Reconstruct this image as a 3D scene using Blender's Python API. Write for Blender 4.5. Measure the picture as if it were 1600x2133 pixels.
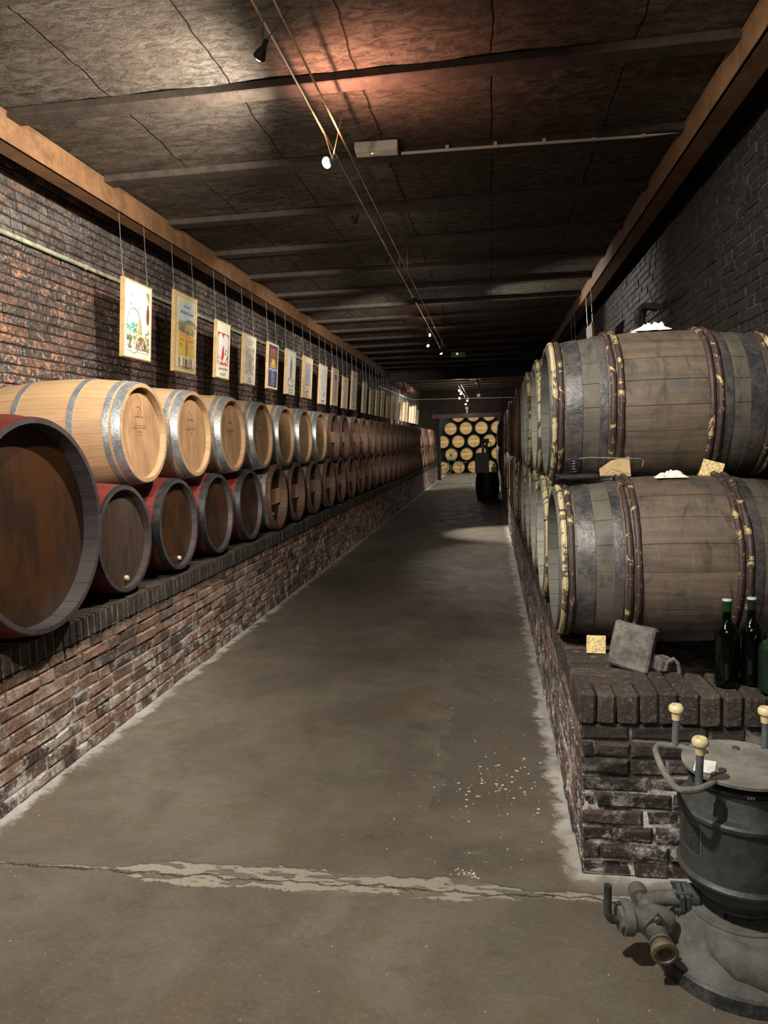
import bpy, math, random
from math import pi, sin, cos, atan2, sqrt
from mathutils import Vector, Matrix, Euler, noise as mnoise
random.seed(7)
SC = bpy.context.scene
for o in list(bpy.data.objects): bpy.data.objects.remove(o)
COL = SC.collection

# ------------------------------------------------------------------ camera
cam_d = bpy.data.cameras.new('camera'); cam = bpy.data.objects.new('camera', cam_d); COL.objects.link(cam)
F = 1500.0
d = Vector((1021-800, 916-1066.5, F)).normalized()          # direction of world +Y in the lens frame (x right, y down, z forward)
u = Vector((-sin(0.018), -cos(0.018), 0)); u = (u - d*u.dot(d)).normalized()
r = d.cross(u)
right = Vector((r.x, d.x, u.x)); down = Vector((r.y, d.y, u.y)); fwd = Vector((r.z, d.z, u.z))
M = Matrix((right, -down, -fwd)).transposed().to_4x4(); M.translation = (0, 0, 1.55)
cam.matrix_world = M
cam_d.sensor_fit = 'HORIZONTAL'; cam_d.sensor_width = 36; cam_d.lens = 36*F/1600; cam_d.clip_start = 0.05; cam_d.clip_end = 200
SC.camera = cam
# ------------------------------------------------------------------ world, exposure
w = bpy.data.worlds.new('world'); SC.world = w; w.use_nodes = True
w.node_tree.nodes['Background'].inputs[0].default_value = (0.02, 0.02, 0.022, 1)
w.node_tree.nodes['Background'].inputs[1].default_value = 0.2
vs = SC.view_settings; vs.view_transform = 'Standard'; vs.look = 'None'; vs.gamma = 1; vs.use_curve_mapping = False
vs.exposure = 0.5
# ------------------------------------------------------------------ lights
WARM = (1, 0.84, 0.66); WHITE = (1, 0.915, 0.805); LEAK = (1, 0.45, 0.30)
def spot(name, loc, to, power, angle=60, blend=0.6, col=WHITE, radius=0.02):
    l = bpy.data.lights.new(name, 'SPOT'); l.energy = power; l.spot_size = math.radians(angle); l.spot_blend = blend
    l.color = col; l.shadow_soft_size = radius
    o = bpy.data.objects.new(name, l); COL.objects.link(o); o.location = loc
    o.rotation_euler = (Vector(to)-Vector(loc)).to_track_quat('-Z', 'Y').to_euler(); return o
def point(name, loc, power, col=WARM, radius=0.03):
    l = bpy.data.lights.new(name, 'POINT'); l.energy = power; l.color = col; l.shadow_soft_size = radius
    o = bpy.data.objects.new(name, l); COL.objects.link(o); o.location = loc; return o
def area(name, loc, to, power, sx, sy, col=WHITE):
    l = bpy.data.lights.new(name, 'AREA'); l.shape = 'RECTANGLE'; l.size = sx; l.size_y = sy; l.energy = power; l.color = col
    o = bpy.data.objects.new(name, l); COL.objects.link(o); o.location = loc
    o.rotation_euler = (Vector(to)-Vector(loc)).to_track_quat('-Z', 'Y').to_euler(); return o
# unseen lamps behind the photographer, on the same cables; then two added fill lights
spot('lamp_light_rear_posters', (-0.85, -0.1, 3.15), (-2.9, 5.9, 2.4), 800, 36, 0.4)
spot('lamp_light_rear_floor', (-0.85, 1.0, 3.15), (-0.7, 3.4, 0), 330, 110, 1.0, WHITE, 0.04)
spot('lamp_light_rear_right', (-0.85, 0.3, 3.15), (0.60, 3.0, 1.2), 310, 44, 1.0, WHITE, 0.04)
spot('right_wall_fill', (-0.85, 1.6, 3.15), (1.6, 4.3, 2.35), 330, 50, 0.9, WHITE, 0.03)  # unseen spot added to brighten the right wall
area('soft_fill_light', (-0.8, -2.6, 3.2), (-0.6, 4, 0.8), 32, 2.0, 1.0, WHITE)  # unseen area light added as soft overall fill
# visible lamps (their bodies are built further down, in lamp())
LAMPS = [  # x, y, z, target, power, beam angle, leak
    ((-0.88, 2.95, 3.12), (-2.6, 4.6, 1.7), 70, 60, 0.5),
    ((-0.85, 4.05, 3.10), (-2.9, 3.7, 2.55), 270, 160, 70),
    ((-0.91, 5.15, 3.12), (-3.0, 8.6, 2.4), 300, 46, 0.3),
    ((-0.85, 6.30, 3.12), (-2.9, 10.4, 2.5), 380, 40, 0.3),
    ((-0.80, 8.15, 3.12), (-2.85, 13.9, 2.6), 560, 40, 0.3),
    ((-0.97, 11.8, 3.10), (0.5, 10.2, 1.2), 160, 70, 3),
    ((-0.87, 10.85, 3.12), (1.45, 9.6, 2.95), 170, 60, 2),
    ((-0.83, 12.9, 3.10), (0.2, 12.1, 0.1), 450, 40, 3),
    ((-0.88, 21.9, 3.05), (-2.3, 24.0, 1.6), 400, 80, 9),
    ((-0.90, 23.3, 3.05), (0.4, 23.5, 1.5), 250, 80, 8),
    ((-1.00, 25.0, 3.00), (-2.8, 26.0, 2.2), 400, 80, 8),
    ((-0.80, 26.6, 3.00), (0.4, 26.0, 1.4), 250, 80, 6),
    ((-0.90, 28.0, 2.95), (-0.5, 28.6, 0), 80, 80, 3),
]
area('far_room_light', (-0.8, 31.2, 3.1), (-0.9, 34.8, 1.3), 38, 3.0, 0.4, (1, 0.87, 0.66))
area('far_room_floor_light', (-0.8, 31.0, 3.3), (-0.9, 31.2, 0), 60, 2.0, 1.0, (1, 0.95, 0.85))

# ------------------------------------------------------------------ mesh helpers
class MB:
    def __init__(s): s.v = []; s.f = []; s.m = []
    def add(s, vs, fs, mi=0):
        b = len(s.v); s.v += [tuple(v) for v in vs]; s.f += [tuple(b+i for i in f) for f in fs]; s.m += [mi]*len(fs); return s
    def box(s, c, size, rot=None, mi=0, jit=0):
        hx, hy, hz = size[0]/2, size[1]/2, size[2]/2
        vs = [Vector((x*hx, y*hy, z*hz)) for x in (-1, 1) for y in (-1, 1) for z in (-1, 1)]
        if jit: vs = [v + Vector((random.uniform(-jit, jit), random.uniform(-jit, jit), random.uniform(-jit, jit))) for v in vs]
        if rot: R = Euler(rot).to_matrix(); vs = [R @ v for v in vs]
        vs = [v + Vector(c) for v in vs]
        return s.add(vs, [(0,1,3,2),(4,6,7,5),(0,4,5,1),(2,3,7,6),(0,2,6,4),(1,5,7,3)], mi)
    def bbox(s, c, size, b=0.005, mi=0, jit=0, rot=None):
        """bevelled box: each corner split in three"""
        h = [q/2 for q in size]; vs = []; idx = {}
        R = Euler(rot).to_matrix() if rot else None
        for sx in (-1, 1):
            for sy in (-1, 1):
                for sz in (-1, 1):
                    j = [random.uniform(-jit, jit) for _ in range(3)]
                    for k in range(3):
                        p = [sx*h[0], sy*h[1], sz*h[2]]
                        for q in range(3):
                            if q != k: p[q] -= (sx, sy, sz)[q]*b
                            p[q] += j[q]
                        idx[(sx, sy, sz, k)] = len(vs); p = Vector(p); vs.append((R @ p if R else p) + Vector(c))
        fs = []
        for k in range(3):
            a, bb = [(1, 2), (2, 0), (0, 1)][k]
            for sg in (-1, 1):
                def key(sa, sb):
                    t = [0, 0, 0]; t[k] = sg; t[a] = sa; t[bb] = sb; return idx[(t[0], t[1], t[2], k)]
                q = [key(-1, -1), key(1, -1), key(1, 1), key(-1, 1)]
                fs.append(q if sg > 0 else q[::-1])
            for sa in (-1, 1):
                for sb in (-1, 1):
                    t = [0, 0, 0]; t[a] = sa; t[bb] = sb; t0 = list(t); t1 = list(t); t0[k] = -1; t1[k] = 1
                    q = [idx[(*t0, a)], idx[(*t1, a)], idx[(*t1, bb)], idx[(*t0, bb)]]
                    fs.append(q if sa*sb > 0 else q[::-1])
        for sx in (-1, 1):
            for sy in (-1, 1):
                for sz in (-1, 1):
                    q = [idx[(sx, sy, sz, k)] for k in range(3)]
                    fs.append(q if sx*sy*sz > 0 else q[::-1])
        return s.add(vs, fs, mi)
    def lathe(s, prof, axis='X', n=40, c=(0, 0, 0), mi=0, a0=0, wob=0, cap=True):
        vs = []
        for (t, rr) in prof:
            for i in range(n):
                a = 2*pi*i/n + a0; q = rr*(1+wob*sin(3*a+t*9))
                p = (t, q*cos(a), q*sin(a)) if axis == 'X' else ((q*cos(a), q*sin(a), t) if axis == 'Z' else (q*sin(a), t, q*cos(a)))
                vs.append(Vector(p)+Vector(c))
        fs = []
        for k in range(len(prof)-1):
            for i in range(n):
                j = (i+1) % n; fs.append((k*n+i, (k+1)*n+i, (k+1)*n+j, k*n+j)[::-1])
        if prof[0][1] > 1e-6: fs.append(tuple(range(n))[::-1] if False else tuple(range(n)))
        if cap and prof[-1][1] > 1e-6: fs.append(tuple((len(prof)-1)*n+i for i in range(n))[::-1])
        return s.add(vs, fs, mi)
    def ringband(s, prof, axis='X', n=40, c=(0, 0, 0), mi=0):
        """closed profile revolved (torus-like)"""
        vs = []; m = len(prof)
        for (t, rr) in prof:
            for i in range(n):
                a = 2*pi*i/n
                p = (t, rr*cos(a), rr*sin(a)) if axis == 'X' else ((rr*cos(a), rr*sin(a), t) if axis == 'Z' else (rr*sin(a), t, rr*cos(a)))
                vs.append(Vector(p)+Vector(c))
        fs = []
        for k in range(m):
            for i in range(n):
                j = (i+1) % n; k2 = (k+1) % m; fs.append((k*n+i, k*n+j, k2*n+j, k2*n+i))
        return s.add(vs, fs, mi)
    def tube(s, pts, rad, n=8, closed=False, mi=0, caps=True):
        pts = [Vector(p) for p in pts]; m = len(pts); vs = []
        rads = rad if isinstance(rad, (list, tuple)) else [rad]*m
        prev = None
        for i, p in enumerate(pts):
            if closed: t = pts[(i+1) % m]-pts[i-1]
            else: t = pts[min(i+1, m-1)]-pts[max(i-1, 0)]
            t.normalize()
            if prev is None:
                a = Vector((0, 0, 1)) if abs(t.z) < 0.9 else Vector((1, 0, 0)); nrm = (a - t*a.dot(t)).normalized()
            else: nrm = (prev - t*prev.dot(t)).normalized()
            prev = nrm; b = t.cross(nrm)
            for k in range(n):
                a = 2*pi*k/n; vs.append(p + (nrm*cos(a)+b*sin(a))*rads[i])
        fs = []
        for i in range(m if closed else m-1):
            i2 = (i+1) % m
            for k in range(n):
                k2 = (k+1) % n; fs.append((i*n+k, i*n+k2, i2*n+k2, i2*n+k))
        if caps and not closed: fs.append(tuple(range(n))[::-1]); fs.append(tuple((m-1)*n+k for k in range(n)))
        return s.add(vs, fs, mi)
    def sphere(s, c, rad, n=12, m=8, sc=(1, 1, 1), mi=0, jit=0):
        vs = []; fs = []
        for i in range(m+1):
            th = pi*i/m
            for k in range(n):
                a = 2*pi*k/n; q = Vector((sin(th)*cos(a)*sc[0], sin(th)*sin(a)*sc[1], cos(th)*sc[2]))*rad
                if jit: q *= 1+jit*mnoise.noise(q*9/rad*0.1+Vector(c)*5)
                vs.append(q+Vector(c))
        for i in range(m):
            for k in range(n): fs.append((i*n+k, (i+1)*n+k, (i+1)*n+(k+1) % n, i*n+(k+1) % n))
        return s.add(vs, fs, mi)
    def mesh(s, name, mats, smooth=True, sharp=0.6):
        me = bpy.data.meshes.new(name); me.from_pydata(s.v, [], s.f)
        if not isinstance(mats, (list, tuple)): mats = [mats]
        for m_ in mats: me.materials.append(m_)
        if len(mats) > 1: me.polygons.foreach_set('material_index', s.m)
        if smooth:
            me.polygons.foreach_set('use_smooth', [True]*len(s.f)); me.set_sharp_from_angle(angle=sharp)
        me.update(); return me
    def build(s, name, mats, parent=None, smooth=True, sharp=0.6, label=None):
        o = bpy.data.objects.new(name, s.mesh(name, mats, smooth, sharp)); COL.objects.link(o)
        if parent: o.parent = parent
        if label: o['label'] = label
        return o
def tag(o, label, cat, group=None, kind=None):
    if label: o['label'] = label
    if cat: o['category'] = cat
    if group: o['group'] = group
    if kind: o['kind'] = kind
    return o
def struct(o): o['kind'] = 'structure'; return o
def thing(name, label, cat, loc=(0, 0, 0), group=None, rot=(0, 0, 0)):
    o = bpy.data.objects.new(name, None); COL.objects.link(o); o.location = loc; o.rotation_euler = rot; o.empty_display_size = 0.05
    return tag(o, label, cat, group)
KIDS = {}
def dup(root, loc, rot=(0, 0, 0), label=None, group=None, skip=()):
    def cp(o, parent):
        c = o.copy(); COL.objects.link(c); c.parent = parent
        for ch in [x for x in SC.objects if x.parent == o] if o not in KIDS else KIDS[o]: cp(ch, c)
        return c
    rr = root.copy(); COL.objects.link(rr); rr.location = loc; rr.rotation_euler = rot
    kids = KIDS.setdefault(root, list(root.children))
    for ch in kids:
        if ch.name.split('.')[0] in skip: continue
        c = ch.copy(); COL.objects.link(c); c.parent = rr
        sub = KIDS.setdefault(ch, list(ch.children))
        for g in sub: e = g.copy(); COL.objects.link(e); e.parent = c
    if label: rr['label'] = label
    if group: rr['group'] = group
    return rr

# ------------------------------------------------------------------ material helpers
class G:
    def __init__(s, name, rough=0.7, metal=0.0, spec=0.5):
        s.mat = bpy.data.materials.new(name); s.mat.use_nodes = True; s.nt = s.mat.node_tree
        s.b = s.nt.nodes['Principled BSDF']; s.b.inputs['Roughness'].default_value = rough
        s.b.inputs['Metallic'].default_value = metal; s.b.inputs['Specular IOR Level'].default_value = spec
    def n(s, t, **kw):
        x = s.nt.nodes.new(t)
        for k, v in kw.items(): setattr(x, k, v)
        return x
    def put(s, sock, v):
        if hasattr(v, 'is_output'): s.nt.links.new(v, sock)
        elif isinstance(v, (tuple, list)) and len(v) == 3 and sock.type == 'RGBA': sock.default_value = (*v, 1)
        else: sock.default_value = v
    def m(s, op, a, b=None, c=None, clamp=False):
        x = s.n('ShaderNodeMath', operation=op, use_clamp=clamp); s.put(x.inputs[0], a)
        if b is not None: s.put(x.inputs[1], b)
        if c is not None: s.put(x.inputs[2], c)
        return x.outputs[0]
    def ss(s, v, lo, hi, a=0.0, b=1.0):
        x = s.n('ShaderNodeMapRange', interpolation_type='SMOOTHSTEP'); s.put(x.inputs[0], v)
        for i, q in enumerate((lo, hi, a, b)): s.put(x.inputs[i+1], q)
        return x.outputs[0]
    def mix(s, f, a, b, mode='MIX'):
        x = s.n('ShaderNodeMix', data_type='RGBA', blend_type=mode); s.put(x.inputs[0], f); s.put(x.inputs[6], a); s.put(x.inputs[7], b); return x.outputs[2]
    def noise(s, vec=None, scale=5, detail=4, rough=0.6, stretch=None, dist=0):
        x = s.n('ShaderNodeTexNoise'); x.inputs['Scale'].default_value = scale; x.inputs['Detail'].default_value = detail
        x.inputs['Roughness'].default_value = rough; x.inputs['Distortion'].default_value = dist
        if stretch: vec = s.vm(vec, stretch)
        if vec is not None: s.put(x.inputs['Vector'], vec)
        return x.outputs['Fac']
    def vm(s, vec, sc, op='MULTIPLY'):
        x = s.n('ShaderNodeVectorMath', operation=op); s.put(x.inputs[0], vec); s.put(x.inputs[1], sc); return x.outputs[0]
    def pos(s): return s.n('ShaderNodeNewGeometry').outputs['Position']
    def obj(s): return s.n('ShaderNodeTexCoord').outputs['Object']
    def xyz(s, v): x = s.n('ShaderNodeSeparateXYZ'); s.put(x.inputs[0], v); return x.outputs
    def comb(s, a, b, c):
        x = s.n('ShaderNodeCombineXYZ'); s.put(x.inputs[0], a); s.put(x.inputs[1], b); s.put(x.inputs[2], c); return x.outputs[0]
    def rnd(s): return s.n('ShaderNodeObjectInfo').outputs['Random']
    def wn(s, v): x = s.n('ShaderNodeTexWhiteNoise', noise_dimensions='1D'); s.put(x.inputs['W'], v); return x.outputs['Value']
    def ramp(s, f, stops):
        x = s.n('ShaderNodeValToRGB'); s.put(x.inputs[0], f); e = x.color_ramp.elements
        while len(e) < len(stops): e.new(0.5)
        for q, (p, c) in zip(e, stops): q.position = p; q.color = (*c, 1)
        return x.outputs[0]
    def col(s, c): s.put(s.b.inputs['Base Color'], c); return s
    def bump(s, h, dist=0.01, strength=1.0, prev=None):
        x = s.n('ShaderNodeBump'); x.inputs['Distance'].default_value = dist; x.inputs['Strength'].default_value = strength
        s.put(x.inputs['Height'], h)
        if prev: s.put(x.inputs['Normal'], prev)
        s.nt.links.new(x.outputs[0], s.b.inputs['Normal']); return x.outputs[0]

def plain(name, c, rough=0.6, metal=0.0, var=0.25, scale=12, bump=0.0, spec=0.5):
    g = G(name, rough, metal, spec); nz = g.noise(g.obj(), scale, 5, 0.65)
    f = g.ss(nz, 0.3, 0.7)
    g.col(g.mix(f, tuple(q*(1-var) for q in c), tuple(min(1, q*(1+var)) for q in c)))
    if bump: g.bump(nz, bump)
    return g.mat

def brick_mat(name, stops, flake=None, dust=(0.35, 0.32, 0.28), dustamt=0.25, white=0.0, topdark=None, rough=0.85, soot=0.75):
    g = G(name, rough, 0, 0.35); P = g.pos(); rn = g.n('ShaderNodeNewGeometry').outputs['Random Per Island']
    c = g.ramp(rn, stops); n1 = g.noise(P, 14, 6, 0.7); n2 = g.noise(P, 60, 4, 0.7); n3 = g.noise(P, 2.2, 3, 0.6)
    c = g.mix(g.ss(n1, 0.35, 0.65, 0, soot), c, (0.028, 0.022, 0.020))
    if flake:
        z = g.xyz(P)[2]; zz = g.ss(z, flake[1], flake[1]+0.25, 1, 0.28)
        m1 = g.ss(g.noise(P, 16, 7, 0.78, dist=0.5), 0.55, 0.60); m1 = g.m('MULTIPLY', m1, g.m('MULTIPLY', zz, g.ss(n3, 0.30, 0.52)))
        c = g.mix(m1, c, g.mix(n2, tuple(q*0.6 for q in flake[0]), flake[0]))
        up = g.ss(g.noise(P, 5, 7, 0.75), 0.42, 0.62, 0, 0.7)
        c = g.mix(g.m('MULTIPLY', up, g.ss(z, flake[1]-0.1, flake[1]+0.1)), c, (0.16, 0.15, 0.14))
        sp = g.ss(g.noise(P, 42, 5, 0.8), 0.52, 0.60, 0, 0.75); c = g.mix(g.m('MULTIPLY', sp, g.ss(n3, 0.32, 0.55)), c, (0.34, 0.29, 0.235))
    c = g.mix(g.ss(n2, 0.52, 0.75, 0, dustamt), c, dust)
    if white:
        z = g.xyz(P)[2]; k = g.m('MULTIPLY', g.ss(z, 0.08, 0.58, 1, 0.1), g.ss(g.noise(P, 8, 7, 0.8), 0.48, 0.62, 0, white)); c = g.mix(k, c, (0.62, 0.60, 0.56))
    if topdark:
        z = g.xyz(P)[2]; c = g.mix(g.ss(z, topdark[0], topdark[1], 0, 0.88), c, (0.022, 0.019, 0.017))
    g.col(c); g.bump(g.m('ADD', g.m('MULTIPLY', n2, 0.5), n1), 0.012); return g.mat
def mortar_mat(name, c0, c1, white=0.0, topdark=None):
    g = G(name, 0.95, 0, 0.2); P = g.pos(); n1 = g.noise(P, 20, 6, 0.7)
    c = g.mix(g.ss(n1, 0.35, 0.65), c0, c1)
    if white:
        z = g.xyz(P)[2]; k = g.m('MULTIPLY', g.ss(z, 0.1, 0.62, 1, 0.15), g.ss(g.noise(P, 6, 6, 0.7), 0.42, 0.58, 0, white)); c = g.mix(k, c, (0.75, 0.73, 0.69))
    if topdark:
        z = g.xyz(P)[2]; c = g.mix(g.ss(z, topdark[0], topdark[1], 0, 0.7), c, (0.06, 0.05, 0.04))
    g.col(c); g.bump(n1, 0.01); return g.mat

def stave_mat(name, A, B, N=26, seam=0.03, rough=0.6, stain=None, grain=0.5, seamdark=0.85, spec=0.4, blotch=0.0, weather=None):
    g = G(name, rough, 0, spec); O = g.obj(); x, y, z = g.xyz(O)
    a = g.m('MULTIPLY', g.m('ARCTAN2', z, y), N/(2*pi)); fr = g.m('FRACT', a); idn = g.m('FLOOR', a); rn = g.rnd()
    tone = g.wn(g.m('ADD', idn, g.m('MULTIPLY', rn, 97)))
    gv = g.comb(g.m('MULTIPLY', x, 2.2), g.m('MULTIPLY', y, 26), g.m('ADD', g.m('MULTIPLY', z, 26), g.m('MULTIPLY', rn, 30)))
    gr = g.noise(gv, 1.0, 6, 0.65, dist=0.6); big = g.noise(g.vm(O, (3, 5, 5)), 1.3, 5, 0.7)
    c = g.mix(g.m('ADD', g.m('MULTIPLY', tone, 1-grain), g.m('MULTIPLY', g.ss(gr, 0.3, 0.7), grain)), A, B)
    if blotch: c = g.mix(g.ss(big, 0.42, 0.68, 0, blotch), c, tuple(q*0.3 for q in A))
    if stain: c = g.mix(g.ss(big, 0.45, 0.7, 0, stain[1]), c, stain[0])
    if weather:
        ax = g.m('ABSOLUTE', x); c = g.mix(g.m('MULTIPLY', g.ss(ax, 0.17, 0.26), g.ss(gr, 0.2, 0.8, 0.9, 0.5)), c, weather)
        dr = g.noise(g.comb(g.m('MULTIPLY', x, 15), g.m('MULTIPLY', y, 6), g.m('ADD', g.m('MULTIPLY', z, 6), g.m('MULTIPLY', rn, 11))), 1.0, 7, 0.72, dist=0.9)
        c = g.mix(g.ss(dr, 0.50, 0.68, 0, 0.75), c, (0.025, 0.021, 0.019)); c = g.mix(g.ss(dr, 0.44, 0.30, 0, 0.35), c, (0.20, 0.17, 0.135))
    e = g.m('MINIMUM', fr, g.m('SUBTRACT', 1, fr)); sm = g.ss(e, 0, seam, 1, 0)
    gate = g.ss(g.wn(g.m('ADD', idn, 33.3)), 0.35, 0.6, 0.3, 1); sm = g.m('MULTIPLY', sm, gate)
    c = g.mix(g.m('MULTIPLY', sm, seamdark), c, (0.012, 0.009, 0.007)); g.col(c)
    b1 = g.bump(g.m('SUBTRACT', gr, g.m('MULTIPLY', sm, 2)), 0.003); return g.mat
def headmat(name, A, B, plank=0.085, rough=0.55, hole=0.3, spec=0.4, seamdark=0.6, stain=None):
    g = G(name, rough, 0, spec); O = g.obj(); x, y, z = g.xyz(O); rn = g.rnd()
    a = g.m('ADD', g.m('DIVIDE', y, plank), g.m('MULTIPLY', rn, 0.6)); fr = g.m('FRACT', a); idn = g.m('FLOOR', a)
    tone = g.wn(g.m('ADD', idn, g.m('MULTIPLY', rn, 77)))
    gr = g.noise(g.comb(x, g.m('MULTIPLY', y, 42), g.m('ADD', g.m('MULTIPLY', z, 3.0), g.m('MULTIPLY', rn, 40))), 1, 6, 0.65, dist=0.7)
    big = g.noise(g.comb(rn, g.m('MULTIPLY', y, 5), g.m('MULTIPLY', z, 3)), 1.5, 4, 0.6)
    c = g.mix(g.m('ADD', g.m('MULTIPLY', tone, 0.35), g.m('MULTIPLY', g.ss(gr, 0.3, 0.7), 0.65)), A, B)
    c = g.mix(g.ss(big, 0.4, 0.7, 0, 0.45), c, tuple(q*0.45 for q in A))
    if stain: c = g.mix(g.ss(big, 0.35, 0.6, stain[1], 0), c, stain[0])
    e = g.m('MINIMUM', fr, g.m('SUBTRACT', 1, fr)); sm = g.ss(e, 0, 0.025, seamdark, 0)
    c = g.mix(sm, c, (0.02, 0.012, 0.008)); g.col(c); g.bump(g.m('SUBTRACT', gr, sm), 0.0025); return g.mat
def rodmat(name, bark, peel, amt=0.5):
    g = G(name, 0.6, 0, 0.4); O = g.obj(); rn = g.rnd(); V = g.vm(O, g.comb(rn, g.m('MULTIPLY', rn, 7), 3.0), 'ADD')
    n = g.noise(V, 9, 8, 0.78, dist=1.6); n2 = g.noise(V, 30, 4, 0.7)
    c = g.mix(n2, tuple(q*0.5 for q in bark), bark); m = g.ss(n, 1-amt-0.02, 1-amt+0.02)
    c = g.mix(m, c, g.mix(n2, tuple(q*0.7 for q in peel), peel)); g.col(c); g.bump(g.m('ADD', g.m('MULTIPLY', m, 0.6), n2), 0.004); return g.mat
def metalmat(name, c, c2, rough=0.45, metal=0.7, scale=9, lo=0.35, hi=0.65, bump=0.0015):
    g = G(name, rough, metal); n = g.noise(g.obj(), scale, 6, 0.7); n2 = g.noise(g.obj(), scale*6, 4, 0.7)
    f = g.ss(g.m('ADD', g.m('MULTIPLY', n, 0.75), g.m('MULTIPLY', n2, 0.25)), lo, hi); g.col(g.mix(f, c, c2)); g.put(g.b.inputs['Roughness'], g.ss(n2, 0.2, 0.8, rough-0.12, rough+0.15)); g.bump(n2, bump); return g.mat
def paintmat():
    g = G('printed_paper', 0.75, 0, 0.25); a = g.n('ShaderNodeAttribute', attribute_name='Col'); n = g.noise(g.obj(), 60, 4, 0.7)
    g.col(g.mix(g.ss(n, 0.4, 0.75, 0, 0.25), a.outputs['Color'], g.mix(0.5, a.outputs['Color'], (0.35, 0.3, 0.2)))); return g.mat
def emis(name, c, st):
    g = G(name, 0.4); g.b.inputs['Emission Color'].default_value = (*c, 1); g.b.inputs['Emission Strength'].default_value = st; g.col(c); return g.mat
def glass(name, c, rough=0.05, trans=0.9):
    g = G(name, rough, 0, 0.5); g.col(c); g.b.inputs['Transmission Weight'].default_value = trans; g.b.inputs['IOR'].default_value = 1.5; return g.mat

# concrete floor
def floor_mat():
    g = G('worn_concrete', 0.62, 0, 0.35); P = g.pos(); x, y, z = g.xyz(P)
    n1 = g.noise(P, 0.9, 6, 0.6, dist=0.4); n2 = g.noise(P, 3.6, 9, 0.72, dist=0.3); n3 = g.noise(P, 60, 5, 0.7); n4 = g.noise(P, 2.3, 6, 0.65, dist=1.5)
    c = g.ramp(n1, [(0.30, (0.085, 0.072, 0.058)), (0.46, (0.145, 0.126, 0.098)), (0.60, (0.185, 0.166, 0.130)), (0.75, (0.20, 0.188, 0.156))])
    c = g.mix(g.ss(n2, 0.42, 0.66, 0, 0.42), c, (0.080, 0.071, 0.057)); st = g.noise(g.vm(P, (1.0, 2.0, 1)), 2.2, 10, 0.78, dist=1.6); c = g.mix(g.ss(st, 0.54, 0.70, 0, 0.40), c, (0.25, 0.235, 0.195)); c = g.mix(g.ss(st, 0.46, 0.34, 0, 0.38), c, (0.07, 0.06, 0.047))
    c = g.mix(g.ss(n4, 0.48, 0.66, 0, 0.65), c, (0.150, 0.110, 0.068))
    c = g.mix(g.ss(n3, 0.52, 0.75, 0, 0.5), c, (0.24, 0.23, 0.195)); c = g.mix(g.ss(n3, 0.46, 0.3, 0, 0.3), c, (0.07, 0.062, 0.05))
    # old darker patch with a crisp edge in the middle of the aisle
    ed = g.m('ADD', g.m('SUBTRACT', x, -0.28), g.m('MULTIPLY', g.m('SUBTRACT', n4, 0.5), 0.5))
    pm = g.m('MULTIPLY', g.ss(ed, 0, 0.01), g.m('MULTIPLY', g.ss(y, 2.85, 3.0), g.ss(y, 4.6, 3.9)))
    c = g.mix(g.m('MULTIPLY', pm, 0.42), c, (0.070, 0.061, 0.050))
    # repair streak across the aisle
    w1 = g.noise(g.comb(x, 0, 0), 3.0, 4, 0.6); w2 = g.noise(g.comb(x, 7, 3), 3.4, 6, 0.75)
    cy_ = g.m('ADD', 2.37, g.m('MULTIPLY', g.m('SUBTRACT', w1, 0.5), 0.09))
    cy_ = g.m('SUBTRACT', cy_, g.m('MULTIPLY', g.m('ADD', x, 1.0), -0.0))
    dd = g.m('ABSOLUTE', g.m('SUBTRACT', g.m('ADD', y, g.m('MULTIPLY', g.m('SUBTRACT', g.noise(P, 14, 6, 0.7), 0.5), 0.06)), cy_))
    wd = g.m('MULTIPLY', g.m('ADD', -0.012, g.m('MULTIPLY', w2, 0.14)), g.m('MULTIPLY', g.ss(x, -1.55, -1.15), g.ss(x, 0.28, -0.25, 0.25, 1)))
    sm = g.ss(g.m('SUBTRACT', dd, wd), 0.0, 0.012, 1, 0); hole = g.ss(g.noise(g.vm(P, (3, 14, 1)), 1.6, 4, 0.6), 0.52, 0.56)
    sm = g.m('MULTIPLY', sm, g.m('SUBTRACT', 1, g.m('MULTIPLY', hole, 0.85)))
    c = g.mix(g.m('MULTIPLY', sm, 0.92), c, g.mix(n3, (0.27, 0.255, 0.20), (0.44, 0.42, 0.34)))
    crack = g.ss(g.m('ABSOLUTE', g.m('SUBTRACT', g.m('ADD', y, g.m('MULTIPLY', g.m('SUBTRACT', g.noise(P, 9, 5, 0.7), 0.5), 0.10)), 2.36)), 0.001, 0.006, 0.7, 0)
    c = g.mix(crack, c, (0.035, 0.03, 0.025))
    # salt bloom along both plinths, with a wavering edge
    na = g.noise(P, 7, 7, 0.75); 
    dl = g.m('ADD', x, 2.10); dr = g.m('SUBTRACT', 0.30, x); dm = g.m('MINIMUM', dl, dr)
    sal = g.ss(g.m('SUBTRACT', dm, g.m('MULTIPLY', g.m('SUBTRACT', na, 0.40), 0.34)), -0.01, 0.05, 1, 0)
    sal = g.m('MULTIPLY', sal, g.m('MULTIPLY', g.ss(n2, 0.30, 0.6, 0.25, 0.9), g.ss(y, 2.35, 2.6)))
    c = g.mix(sal, c, (0.50, 0.485, 0.45))
    dy_ = g.m('SUBTRACT', 2.50, y); sal2 = g.ss(g.m('SUBTRACT', dy_, g.m('MULTIPLY', g.m('SUBTRACT', na, 0.50), 0.30)), -0.01, 0.04, 1, 0)
    sal2 = g.m('MULTIPLY', sal2, g.m('MULTIPLY', g.ss(x, 0.24, 0.3), g.ss(y, 2.52, 2.50))); c = g.mix(g.m('MULTIPLY', sal2, 0.8), c, (0.52, 0.5, 0.46))
    # small white specks
    sp = g.ss(g.noise(P, 48, 2, 0.5), 0.74, 0.77); c = g.mix(g.m('MULTIPLY', sp, 0.7), c, (0.5, 0.48, 0.44))
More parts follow.
